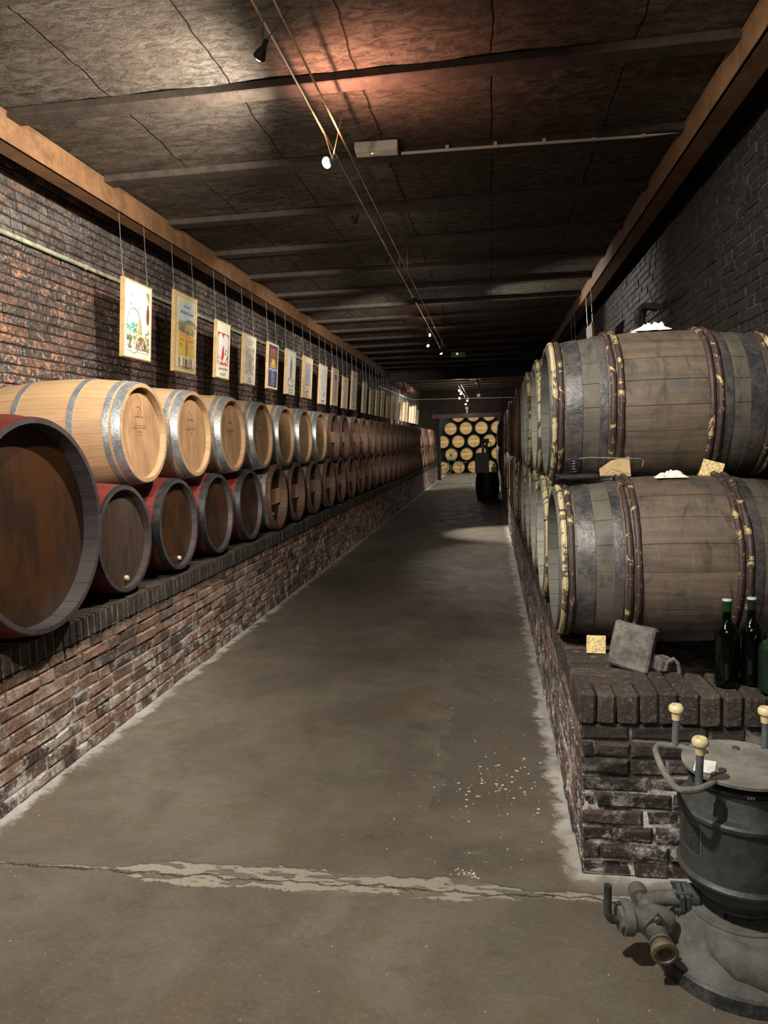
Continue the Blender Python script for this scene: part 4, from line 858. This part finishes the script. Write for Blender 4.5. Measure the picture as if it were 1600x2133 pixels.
tag(m_.build('ceiling_conduit', MT['cream']), 'cream conduit with clips crossing the ceiling to the right beam', 'pipe')
t = thing('emergency_light', 'flat pale emergency light with green indicator on the ceiling in mid aisle', 'lamp', (-0.66, 16.15, 3.44))
m2 = MB(); m2.bbox((0, 0, 0.0), (0.31, 0.05, 0.10), 0.006); m2.build('housing', MT['greybox'], t, smooth=False); m2 = MB(); m2.box((0, 0, 0.07), (0.05, 0.03, 0.05)); m2.build('bracket', MT['black'], t)
m2 = MB(); m2.sphere((-0.02, -0.028, 0.01), 0.012, 8, 5); m2.build('indicator', MT['led'], t)
t = thing('emergency_light', 'flat white emergency light beyond the black cross beam', 'lamp', (-0.42, 22.5, 3.42))
m2 = MB(); m2.bbox((0, 0, 0.03), (0.34, 0.06, 0.12), 0.006); m2.build('housing', MT['white'], t, smooth=False)
m2 = MB(); m2.sphere((0.0, -0.033, 0.03), 0.012, 8, 5); m2.build('indicator', MT['led'], t)
# pale fan convector / hanging cans near the end wall
for k, (x, y, z) in enumerate(((-0.33, 21.3, 3.22), (-0.34, 24.2, 3.02))):
    t = thing('track_spotlight', 'grey cylindrical spotlight hanging right of the far cables, %s one' % ('higher' if k == 0 else 'lower'), 'lamp', (x, y, z), 'grey cylindrical spotlights')
    m2 = MB(); m2.lathe([(-0.09, 0.0), (-0.09, 0.05), (0.09, 0.065), (0.09, 0.055), (0.07, 0.0)], 'Y', 16); m2.build('lamp_body', MT['white'], t)
    m2 = MB(); m2.tube([(0, 0, 0.05), (0, 0, ZC-z)], 0.02, 8); m2.build('stem', MT['blackbeam'], t)
m_ = MB(); m_.bbox((-0.88, 28.86, 2.82), (0.12, 0.1, 0.09), 0.01); m_.box((-0.88, 28.88, 2.70), (0.05, 0.05, 0.16)); tag(m_.build('wall_sensor', MT['white']), 'small white box fixed on the end wall just above the lintel', 'sensor')
t = thing('alarm_bell', 'dark red bell hanging under a black disc at the left end of the cross beam', 'bell', (-2.36, 20.2, 3.0))
m2 = MB(); m2.lathe([(0.10, 0.0), (0.10, 0.03), (0.06, 0.07), (-0.03, 0.09), (-0.10, 0.075), (-0.10, 0.0)], 'Z', 20); m2.build('bell_body', MT['redbell'], t)
m2 = MB(); m2.lathe([(-0.03, 0.0), (-0.03, 0.16), (0.03, 0.16), (0.03, 0.0)], 'Y', 24, c=(0, 0, 0.38)); m2.tube([(0, 0, 0.1), (0, 0, 0.3)], 0.02, 8); m2.build('disc', MT['blackbeam'], t)

# ------------------------------------------------------------------ small things on and between the barrels
def wedge(name, lab, c, size, rot, mat, cat='wedge', group=None, taper=0.4):
    m2 = MB(); a, b, h = size[0]/2, size[1]/2, size[2]
    vs = [(-a, -b, 0), (a, -b, 0), (a, b, 0), (-a, b, 0), (-a, -b, h), (a, -b, h), (a, b, h*taper), (-a, b, h*taper)]
    m2.add(vs, [(0, 3, 2, 1), (4, 5, 6, 7), (0, 1, 5, 4), (2, 3, 7, 6), (1, 2, 6, 5), (3, 0, 4, 7)])
    o = m2.build(name, mat, smooth=False); o.location = c; o.rotation_euler = rot
    tag(o, lab, cat, group); return o
wedge('wooden_wedge', 'pale wooden wedge between the two near grey barrels, left one', (0.535, 3.24, 1.375), (0.085, 0.11, 0.085), (0.1, -0.16, 0.35), MT['pine'], group='pale wedges on the near grey barrel')
wedge('wooden_wedge', 'speckled yellow wedge between the two near grey barrels, right one', (0.92, 3.24, 1.355), (0.085, 0.11, 0.085), (0.1, 0.28, -0.3), MT['chip'], group='pale wedges on the near grey barrel')
wedge('wooden_wedge', 'yellow wedge on the first red barrel, under the first pale barrel', (-2.55, 3.87, 1.395), (0.09, 0.13, 0.075), (0, 0.1, 0.4), MT['chip'], group='wedges under the pale barrels')
wedge('wooden_wedge', 'brown wedge on the second red barrel, between two pale barrels', (-2.28, 4.57, 1.395), (0.09, 0.12, 0.075), (0, 0.1, 0.1), MT['pine'], group='wedges under the pale barrels')
def cloth(name, lab, c, seed, s=(0.075, 0.05, 0.022)):
    m2 = MB(); n = 22; vs = []; fs = []
    for j in range(n+1):
        for i in range(n+1):
            uu = i/n*2-1; vv = j/n*2-1; rr = max(abs(uu), abs(vv)); e = 1+0.35*mnoise.noise(Vector((uu*2, vv*2, seed)))
            vs.append((uu*s[0]*e, vv*s[1]*e, (abs(mnoise.noise(Vector((uu*2.5+seed, vv*2.5, seed))))*2.2+0.25)*s[2]*(1-rr**2)-0.016*rr**2))
    for j in range(n):
        for i in range(n): fs.append((j*(n+1)+i, j*(n+1)+i+1, (j+1)*(n+1)+i+1, (j+1)*(n+1)+i))
    m2.add(vs, fs); o = m2.build(name, MT['cloth'], sharp=2); o.location = c; tag(o, lab, 'cloth'); return o
cloth('bung_cloth', 'crumpled white cloth over the bung on top of the upper near grey barrel', (0.735, 3.50, 2.034), 1.3)
cloth('bung_cloth', 'flat white cloth over the bung on top of the lower near grey barrel', (0.735, 3.10, 1.388), 4.7, (0.060, 0.03, 0.012))
for k in range(8):
    y = ups[k]
    if k in (1, 3):
        m2 = MB(); m2.lathe([(0, 0.03), (0.04, 0.026), (0.042, 0)], 'Z', 14); o = m2.build('cork_bung', MT['cork']); o.location = (-2.575, y, 2.008); tag(o, 'cream bung standing on top of the %s pale barrel' % ORD[k], 'bung', 'bungs on the pale barrels')
# sprung tool lying on the lower near grey barrel
t = thing('sprung_metal_tool', 'black metal tool with coil spring and long hooked wire on the near grey barrel', 'tool', (0.36, 3.13, 1.385))
m2 = MB(); m2.bbox((0, 0, 0.0), (0.17, 0.09, 0.018), 0.004); m2.bbox((0.11, -0.01, -0.006), (0.10, 0.05, 0.010), 0.003); m2.build('foot_plate', MT['blackhoop'], t, smooth=False)
m2 = MB(); m2.tube([(0.018*cos(a)-0.01, 0.018*sin(a), 0.012+0.011*a/(2*pi)) for a in [k*2*pi/10 for k in range(56)]], 0.0035, 6); m2.build('coil_spring', MT['blackhoop'], t)
m2 = MB(); m2.tube([(0.01, 0, 0.074), (0.05, -0.02, 0.078), (0.12, -0.05, 0.075), (0.25, -0.05, 0.068), (0.262, -0.05, 0.062), (0.255, -0.05, 0.035)], 0.0024, 6); m2.build('hooked_wire', MT['steelpost'], t)
# card, stones, bottles on the plinth end
o = MB().bbox((0, 0, 0.036), (0.076, 0.010, 0.072), 0.002).build('wax_tile', MT['chip'], smooth=False); o.location = (0.408, 2.93, 0.678); o.rotation_euler = (-0.15, 0.04, 0.05); tag(o, 'small square yellow tile leaning at the left of the dark stone slab', 'tile')
def stone(name, lab, c, size, rot, seed):
    m2 = MB(); n = 14; vs = []; fs = []
    bm_ = MB().bbox((0, 0, size[2]/2), size, 0.008)
    import bmesh
    b = bmesh.new(); me = bpy.data.meshes.new('tmp'); me.from_pydata(bm_.v, [], bm_.f); b.from_mesh(me); bmesh.ops.subdivide_edges(b, edges=b.edges[:], cuts=5, use_grid_fill=True)
    for v in b.verts:
        q = mnoise.noise(v.co*14+Vector((seed, 0, 0)))*0.006+mnoise.noise(v.co*45+Vector((seed, 0, 0)))*0.0025; v.co += v.co.normalized()*q
    me2 = bpy.data.meshes.new(name); b.to_mesh(me2); me2.materials.append(MT['stone']); b.free(); bpy.data.meshes.remove(me)
    o = bpy.data.objects.new(name, me2); COL.objects.link(o); o.location = c; o.rotation_euler = rot; tag(o, lab, 'stone'); return o
stone('stone_slab', 'thick square grey stone slab leaning against the lower grey barrel', (0.50, 2.755, 0.672), (0.155, 0.05, 0.17), (-0.22, 0.13, -0.55), 1)
stone('stone_lump', 'small grey rock lying right of the stone slab on the plinth', (0.612, 2.74, 0.672), (0.06, 0.06, 0.055), (0.1, 0.2, 0.4), 4)
m2 = MB(); m2.tube([(0.0, 0, 0.012), (0.008, 0, 0.045), (0.028, 0, 0.058), (0.045, 0, 0.04), (0.05, 0, 0.004)], 0.007, 8); o = m2.build('iron_ring_piece', MT['stone']); o.location = (0.622, 2.70, 0.672); tag(o, 'curved grey piece arching beside the small rock', 'ring')
def bottle(lab, c, glass_m, neck_m, s=1.0, seal=True, fat=1.0):
    t = thing('wine_bottle', lab, 'bottle', c, 'dark bottles on the plinth end'); 
    m2 = MB(); p = [(0.012, 0.0), (0.006, 0.022), (0.0, 0.030), (0.003, 0.0365), (0.02, 0.038), (0.175, 0.038), (0.195, 0.0355), (0.212, 0.027), (0.224, 0.018), (0.236, 0.0142), (0.262, 0.0135)]
    m2.lathe([(a*s, b*s*fat) for a, b in p], 'Z', 28); m2.build('bottle_body', glass_m, t)
    m2 = MB(); m2.lathe([(a*s, b*s*fat) for a, b in [(0.262, 0.0135), (0.288, 0.0138), (0.289, 0.0152), (0.296, 0.0152), (0.298, 0.012)]], 'Z', 24); m2.build('neck', neck_m, t)
    if seal: m2 = MB(); m2.lathe([(0.2982*s, 0.0155*s), (0.303*s, 0.0155*s), (0.304*s, 0.0)], 'Z', 20); m2.build('bottle_top', MT['seal'], t)
bottle('dark wine bottle with bright green neck, left of the pair on the plinth end', (0.795, 2.575, 0.676), MT['bottle'], MT['bottle_neck'])
bottle('dark wine bottle with dull green neck, right of the pair on the plinth end', (0.883, 2.60, 0.676), MT['bottle'], MT['bottle_green'])
bottle('wide dusty green bottle cut by the right frame edge, on the plinth end', (0.925, 2.52, 0.676), MT['bottle_green'], MT['bottle_green'], 0.80, False, 1.45)

# ------------------------------------------------------------------ electric pump in the right foreground
PX, PY = 0.70, 2.13
t = thing('electric_pump', 'old grey-green upright electric wine pump with round lid and side valve', 'pump', (PX, PY, 0))
P_ = lambda x, y, z: (x-PX, y-PY, z)
m2 = MB(); m2.lathe([(0.0, 0.246), (0.04, 0.243), (0.045, 0.236)], 'Z', 64); m2.build('base_ring', MT['castdark'], t, label='chipped dark skirt of the foot')
m2 = MB(); m2.lathe([(0.040, 0.238), (0.052, 0.232), (0.064, 0.215), (0.082, 0.198), (0.110, 0.180), (0.138, 0.160), (0.158, 0.140), (0.166, 0.120), (0.162, 0.095), (0.160, 0.0)], 'Z', 64)
m2.build('foot_casting', MT['castdusty'], t, label='dusty bell shaped foot')
m2 = MB(); m2.ringband([(0.160+0.007*sin(a), 0.135+0.007*cos(a)) for a in [k*pi/4 for k in range(8)]], 'Z', 48)
m2.build('foot_collar', MT['castdusty'], t)
m2 = MB()
pts = [(-0.03+0.20*cos(a), -0.165+0.02-0.16*sin(a)*0.25-0.02, 0.095) for a in [0]]
m2.tube([(-0.105, -0.085, 0.12), (-0.085, -0.118, 0.110), (-0.045, -0.150, 0.092), (0.03, -0.172, 0.080), (0.12, -0.155, 0.078), (0.20, -0.11, 0.078)], [0.030, 0.044, 0.056, 0.062, 0.060, 0.056], 20); m2.build('volute', MT['castdusty'], t, label='swollen outlet channel of the foot')
m2 = MB(); m2.lathe([(0.158, 0.075), (0.20, 0.07), (0.215, 0.0)], 'Z', 32)
for k in range(4): a = k*pi/2+0.75; m2.box((0.085*cos(a), 0.085*sin(a), 0.19), (0.025, 0.025, 0.07), (0, 0, a))
m2.build('shaft_neck', MT['castdark'], t)
m2 = MB(); m2.lathe([(0.190, 0.0), (0.190, 0.108), (0.196, 0.114), (0.203, 0.112), (0.205, 0.108), (0.214, 0.108), (0.222, 0.124), (0.245, 0.146), (0.262, 0.155), (0.275, 0.158)], 'Z', 64); m2.build('lower_housing', MT['cast'], t)
m2 = MB(); m2.lathe([(0.272, 0.150), (0.280, 0.168), (0.288, 0.170), (0.294, 0.163), (0.298, 0.160), (0.455, 0.160), (0.463, 0.168), (0.474, 0.170), (0.481, 0.165), (0.484, 0.150), (0.484, 0.0)], 'Z', 64); m2.build('motor_housing', MT['cast'], t)
m2 = MB(); m2.lathe([(0.482, 0.142), (0.492, 0.136), (0.535, 0.130), (0.545, 0.126), (0.545, 0.0)], 'Z', 64)
for k in range(4):
    a = -2.25+k*pi/2; m2.lathe([(0.484, 0.020), (0.52, 0.018), (0.522, 0.0)], 'Z', 14, c=(0.132*cos(a), 0.132*sin(a), 0)); m2.lathe([(0.52, 0.013), (0.528, 0.013), (0.528, 0.0)], 'Z', 6, c=(0.136*cos(a), 0.136*sin(a), 0))
m2.build('bearing_cap', MT['cast'], t)
m2 = MB(); m2.lathe([(0.552, 0.0), (0.552, 0.136), (0.556, 0.142), (0.566, 0.142), (0.570, 0.134), (0.570, 0.0)], 'Z', 64); ring = m2.build('top_ring', MT['blackhoop'], t)
v, f = text_geo('VIN', 0.013); m2 = MB(); a0 = -1.70
m2.add([((0.1435)*cos(a0+p[0]/0.142), (0.1435)*sin(a0+p[0]/0.142), 0.5565+p[1]) for p in v], f); m2.build('lettering', MT['white'], ring, label='worn white lettering')
m2 = MB(); m2.lathe([(0.570, 0.05), (0.584, 0.05), (0.585, 0.150), (0.588, 0.158), (0.597, 0.159), (0.600, 0.155), (0.601, 0.08), (0.602, 0.0)], 'Z', 64); lid = m2.build('lid', MT['dustlid'], t)
for k, (a, rr) in enumerate(((2.55, 0.10), (0.2, 0.10), (-0.7, 0.10), (3.9, 0.095), (1.4, 0.09))):
    m2 = MB(); m2.lathe([(0.600, 0.012), (0.606, 0.010), (0.607, 0.0)], 'Z', 12, c=(rr*cos(a), rr*sin(a), 0)); m2.build('bolt', MT['cast'], lid)
def rounded(pts, n=4):
    pts = [Vector(p) for p in pts]; out = [pts[0]]
    for a, b, c in zip(pts, pts[1:], pts[2:]):
        p0 = b+(a-b)*0.35; p1 = b+(c-b)*0.35
        for k in range(n+1): s_ = k/n; out.append(p0*(1-s_)**2+b*2*s_*(1-s_)+p1*s_*s_)
    return out+[pts[-1]]
m2 = MB(); m2.tube(rounded([P_(0.60, 2.20, 0.592), P_(0.555, 2.235, 0.597), P_(0.478, 2.225, 0.600), P_(0.468, 2.05, 0.600), P_(0.478, 1.935, 0.600), P_(0.545, 1.955, 0.597), P_(0.60, 2.02, 0.592)]), 0.0095, 10); m2.build('carry_handle', MT['dustlid'], t)
m2 = MB(); m2.tube(rounded([P_(0.775, 2.20, 0.592), P_(0.83, 2.235, 0.597), P_(0.92, 2.225, 0.600), P_(0.93, 2.05, 0.600), P_(0.92, 1.955, 0.600), P_(0.86, 1.965, 0.597), P_(0.80, 2.02, 0.592)]), 0.0095, 10); m2.build('carry_handle', MT['dustlid'], t)
for (x, y, lean) in ((0.544, 2.232, 0.003), (0.546, 1.985, 0.003), (0.800, 2.225, 0.0)):
    m2 = MB(); m2.tube([P_(x, y, 0.598), P_(x+lean, y, 0.690)], 0.0105, 12); post = m2.build('post', MT['steelpost'], t)
    m2 = MB(); m2.lathe([(0.682, 0.0), (0.682, 0.0125), (0.700, 0.0145), (0.706, 0.016), (0.709, 0.021), (0.716, 0.0225), (0.724, 0.021), (0.729, 0.016), (0.729, 0.008), (0.722, 0.006), (0.722, 0.0)], 'Z', 24, c=P_(x+lean, y, 0)); m2.build('knob', MT['bone'], post)
# nameplate curved round the housing
def curved_plate(mb, R, a0, a1, z0, z1, n=8, dr=0.0):
    vs = [((R+dr)*cos(a0+(a1-a0)*k/n), (R+dr)*sin(a0+(a1-a0)*k/n), z) for z in (z0, z1) for k in range(n+1)]
    mb.add(vs, [(k, k+1, n+2+k, n+1+k) for k in range(n)])
m2 = MB(); curved_plate(m2, 0.1612, pi+0.05, pi+0.62, 0.355, 0.445); pl = m2.build('nameplate', MT['steelpost'], t)
m2 = MB(); curved_plate(m2, 0.1617, pi+0.08, pi+0.59, 0.360, 0.440)
m2.build('plate_field', MT['blackhoop'], pl)
m2 = MB(); rr = random.Random(3)
for k in range(9):
    z = 0.365+k*0.0082; a = pi+0.11
    while a < pi+0.55: da = rr.uniform(0.015, 0.06); curved_plate(m2, 0.1621, a, a+da, z, z+0.003, 2); a += da+0.02
m2.build('plate_lettering', MT['steelpost'], pl)
# inlet flange, elbow, valve
m2 = MB(); m2.tube([P_(0.585, 2.14, 0.175), P_(0.550, 2.138, 0.172)], 0.035, 20); m2.tube([P_(0.540, 2.137, 0.171), P_(0.529, 2.136, 0.170)], 0.044, 6); m2.tube([P_(0.556, 2.138, 0.171), P_(0.545, 2.137, 0.170)], 0.044, 6)
for dy, dz in ((0.035, 0.035), (-0.035, -0.035), (-0.035, 0.035), (0.035, -.035)): m2.tube([P_(0.565, 2.138+dy*.75, 0.171+dz*.75), P_(0.518, 2.138+dy*.75, 0.171+dz*.75)], 0.006, 6)
m2.build('pipe_flange', MT['cast'], t)
m2 = MB(); m2.tube(rounded([P_(0.555, 2.137, 0.170), P_(0.47, 2.132, 0.166), P_(0.435, 2.115, 0.160), P_(0.43, 2.075, 0.148)], 5), 0.023, 14); m2.lathe([(-0.022, 0.0), (-0.022, 0.026), (0.0, 0.028), (0.022, 0.026), (0.022, 0.0)], 'Y', 16, c=P_(0.425, 2.175, 0.150)); m2.tube([P_(0.425, 2.17, 0.150), P_(0.43, 2.12, 0.152)], 0.014, 12)
m2.build('inlet_elbow', MT['castdusty'], t)
m2 = MB(); m2.tube([P_(0.345, 2.055, 0.145), P_(0.357, 2.057, 0.145)], 0.037, 8); m2.tube([P_(0.357, 2.057, 0.145), P_(0.385, 2.06, 0.144)], 0.046, 24); m2.tube([P_(0.385, 2.06, 0.144), P_(0.405, 2.063, 0.143), P_(0.445, 2.070, 0.140), P_(0.485, 2.075, 0.138), P_(0.505, 2.078, 0.136)], [0.038, 0.034, 0.042, 0.034, 0.020], 24); valve = m2.build('valve_body', MT['castdusty'], t)
m2 = MB(); m2.tube(rounded([P_(0.350, 2.055, 0.143), P_(0.325, 2.050, 0.143), P_(0.314, 2.05, 0.165), P_(0.317, 2.055, 0.247)], 5), 0.0115, 12); m2.build('lever', MT['castdark'], valve, label='rusty dark lever')
dv = Vector((0.10, -0.97, -0.20)).normalized(); c0 = Vector(P_(0.447, 2.040, 0.130))
m2 = MB(); m2.tube([c0-dv*0.02, c0+dv*0.030, c0+dv*0.05], [0.030, 0.027, 0.025], 18)
for k in range(6): m2.tube([c0+dv*(0.010+k*.006), c0+dv*(0.012+k*.006)], 0.0295, 18)
m2.tube([c0+dv*0.045, c0+dv*0.051], 0.0325, 18); m2.build('outlet_pipe', MT['castdusty'], t)
q = dv.to_track_quat('X', 'Z').to_matrix(); m2 = MB(); m2.lathe([(0.050, 0.026), (0.062, 0.034), (0.078, 0.038), (0.084, 0.038), (0.085, 0.029), (0.078, 0.026), (0.078, 0.023), (0.082, 0.0225), (0.082, 0.020), (0.05, 0.0195), (0.05, 0.0)], n=32); m2.v = [tuple(q @ Vector(v)+c0) for v in m2.v]; m2.build('brass_nozzle', MT['brass'], t, label='brass mouth of the outlet')
m2 = MB(); m2.add([tuple(q @ Vector(v)+c0) for v in [(-0.004, 0, 0.062), (-0.004, 0.048, 0), (-0.004, 0, -0.062), (-0.004, -0.048, 0), (0.005, 0, 0.062), (0.005, 0.048, 0), (0.005, 0, -0.062), (0.005, -0.048, 0)]], [(0, 1, 2, 3), (4, 7, 6, 5), (0, 4, 5, 1), (1, 5, 6, 2), (2, 6, 7, 3), (3, 7, 4, 0)])
for zz in (0.044, -0.044): m2.tube([q @ Vector((0.0, 0, zz))+c0, q @ Vector((0.014, 0, zz))+c0], 0.0085, 6)
m2.build('rhomb_flange', MT['castdusty'], t)
m2 = MB(); m2.tube([P_(0.905, 2.05, 0.0), P_(0.905, 2.05, 0.35)], 0.02, 12); 
o = MB().box((0, 0, 0), (0.055, 0.085, 0.0012)).build('paper_note', MT['paperwhite'], smooth=False); o.location = (0.590, 2.085, 0.6035); o.rotation_euler = (0, 0, -0.35); tag(o, 'blank white paper slip lying on the pump lid', 'paper')

# ------------------------------------------------------------------ flakes fallen on the floor
m2 = MB(); rr = random.Random(5)
def flake(x, y, s):
    a = rr.random()*6; n = rr.randint(4, 6); b = [(x+s*cos(a+k*2*pi/n)*rr.uniform(.5, 1.2), y+0.5*s*sin(a+k*2*pi/n)*rr.uniform(.6, 1.2)) for k in range(n)]
    m2.add([(p[0], p[1], 0.0005) for p in b]+[(p[0], p[1], 0.0028) for p in b], [tuple(range(n, 2*n))]+[(k, (k+1) % n, n+(k+1) % n, n+k) for k in range(n)])
for k in range(80):
    flake(rr.gauss(0.0, 0.11), rr.gauss(3.15, 0.13), rr.uniform(0.002, 0.010)*rr.random()**.3)
for k in range(45): flake(rr.uniform(-0.45, 0.27), rr.uniform(2.3, 5.0), rr.uniform(0.0015, 0.005))
for k in range(30): flake(rr.uniform(-2.0, 0.4), rr.uniform(1.6, 5.0), rr.uniform(0.001, 0.003))
for k in range(26): flake(rr.gauss(-0.11, 0.02), rr.gauss(2.46, 0.015), rr.uniform(0.002, 0.006))
tag(m2.build('plaster_flakes', MT['paperwhite'], smooth=False), 'white plaster and paint flakes scattered on the concrete near the right plinth', 'flakes', kind='stuff')

# ------------------------------------------------------------------ upright black barrel with box and device, far along the aisle
t = thing('upright_barrel', 'near black barrel standing upright on the floor at the right of the far aisle', 'barrel', (-0.09, 19.15, 0))
m2 = MB(); m2.lathe([(0.0, 0.0), (0.0, 0.265), (0.15, 0.30), (0.35, 0.318), (0.55, 0.30), (0.70, 0.268), (0.70, 0.245), (0.685, 0.245), (0.685, 0.0)], 'Z', 40); m2.build('staves', MT['upright'], t)
for z, rr_ in ((0.03, 0.273), (0.17, 0.307), (0.53, 0.306), (0.67, 0.277)): m2 = MB(); m2.ringband([(z-.02, rr_-.006), (z-.02, rr_+.001), (z+.02, rr_+.001), (z+.02, rr_-.006)], 'Z', 40); m2.build('hoop', MT['blackhoop'], t)
t = thing('control_box', 'grey metal control box with red mark standing on the upright black barrel', 'box', (-0.22, 19.08, 0.70))
m2 = MB(); m2.bbox((0, 0, 0.26), (0.36, 0.24, 0.52), 0.006); m2.build('housing', MT['greybox'], t, smooth=False)
m2 = MB(); m2.lathe([(-0.005, 0.0), (-0.005, 0.022), (0.0, 0.022)], 'Y', 14, c=(0.06, -0.122, 0.27)); m2.box((0.05, -0.122, 0.22), (0.06, 0.004, 0.05)); m2.build('red_mark', MT['red'], t, label='red emblem'); m2 = MB(); m2.lathe([(-0.006, 0.0), (-0.006, 0.016), (0.0, 0.016)], 'Y', 12, c=(0.08, -0.125, 0.315)); m2.build('knob', MT['black'], t)
t = thing('capping_machine', 'small grey-green machine with glass cylinder standing on the grey control box', 'machine', (-0.15, 19.08, 1.22))
m2 = MB(); m2.bbox((0, 0, 0.30), (0.24, 0.16, 0.12), 0.01); m2.bbox((0.06, 0.02, 0.13), (0.06, 0.08, 0.26), 0.006); m2.build('frame', MT['greeniron'], t, smooth=False)
m2 = MB(); m2.lathe([(0.0, 0.0), (0.0, 0.035), (0.24, 0.035), (0.24, 0.0)], 'Z', 16, c=(-0.04, 0, 0)); m2.build('cylinder', MT['cream'], t)
m2 = MB(); m2.tube([(0.12, 0, 0.30), (0.17, 0, 0.22), (0.17, 0, 0.08), (0.08, 0, 0.0)], 0.008, 6); m2.build('hose', MT['black'], t)
m_ = MB(); m_.bbox((0.09, 19.0, 0.78), (0.13, 0.08, 0.16), 0.02); m_.sphere((0.09, 18.97, 0.90), 0.035, 10, 6); tag(m_.build('small_jug', MT['white']), 'small pale jug standing right of the grey box on the black barrel', 'jug')
# panels standing on the right plinth edge
o = MB().bbox((0, 0, 0.30), (0.024, 0.26, 0.60), 0.003).build('display_panel', MT['jamb'], smooth=False); o.location = (0.300, 10.9, 0.677); tag(o, 'narrow grey panel standing on the right plinth edge before the barrels', 'panel')
o = MB().bbox((0, 0, 0.32), (0.022, 0.22, 0.64), 0.003).build('display_panel', MT['white'], smooth=False); o.location = (0.300, 11.5, 0.677); tag(o, 'narrow white panel standing just behind the grey one on the right plinth edge', 'panel')

# green iron bottling machine in the far room
t = thing('corking_machine', 'green iron hand machine with wheel and lever before the far barrel stack', 'machine', (-1.75, 33.4, 0))
def ring(mb, c, R, rr_, n=24, axis='Y'): mb.ringband([(rr_*cos(a), R+rr_*sin(a)) for a in [k*pi/3 for k in range(6)]], axis, n, c)
m2 = MB(); ring(m2, (-0.28, 0, 0.27), 0.24, 0.018)
for k in range(6): a = k*pi/3; m2.tube([(-0.28, 0, 0.27), (-0.28+0.24*cos(a), 0, 0.27+0.24*sin(a))], 0.01, 6)
m2.build('wheel', MT['greeniron'], t)
m2 = MB(); m2.bbox((-0.06, 0, 0.70), (0.34, 0.16, 0.08), 0.01); m2.tube([(-0.15, 0, 0.68), (-0.3, 0, 0.0)], 0.018, 8); m2.tube([(0.1, 0, 0.66), (0.38, 0, 0.35), (0.42, 0, 0.0)], 0.02, 8); m2.tube([(0.1, 0, 0.55), (0.7, 0, 0.55)], 0.014, 8); m2.build('frame', MT['greeniron'], t)
m2 = MB(); m2.sphere((-0.05, 0, 0.93), 0.07, 12, 8); m2.tube([(-0.05, 0, 0.75), (-0.05, 0, 0.88)], 0.02, 8); m2.build('hopper', MT['steelpost'], t)
m2 = MB(); m2.tube([(0.15, 0, 0.75), (0.0, 0, 1.25)], 0.013, 8); m2.build('lever', MT['greeniron'], t)
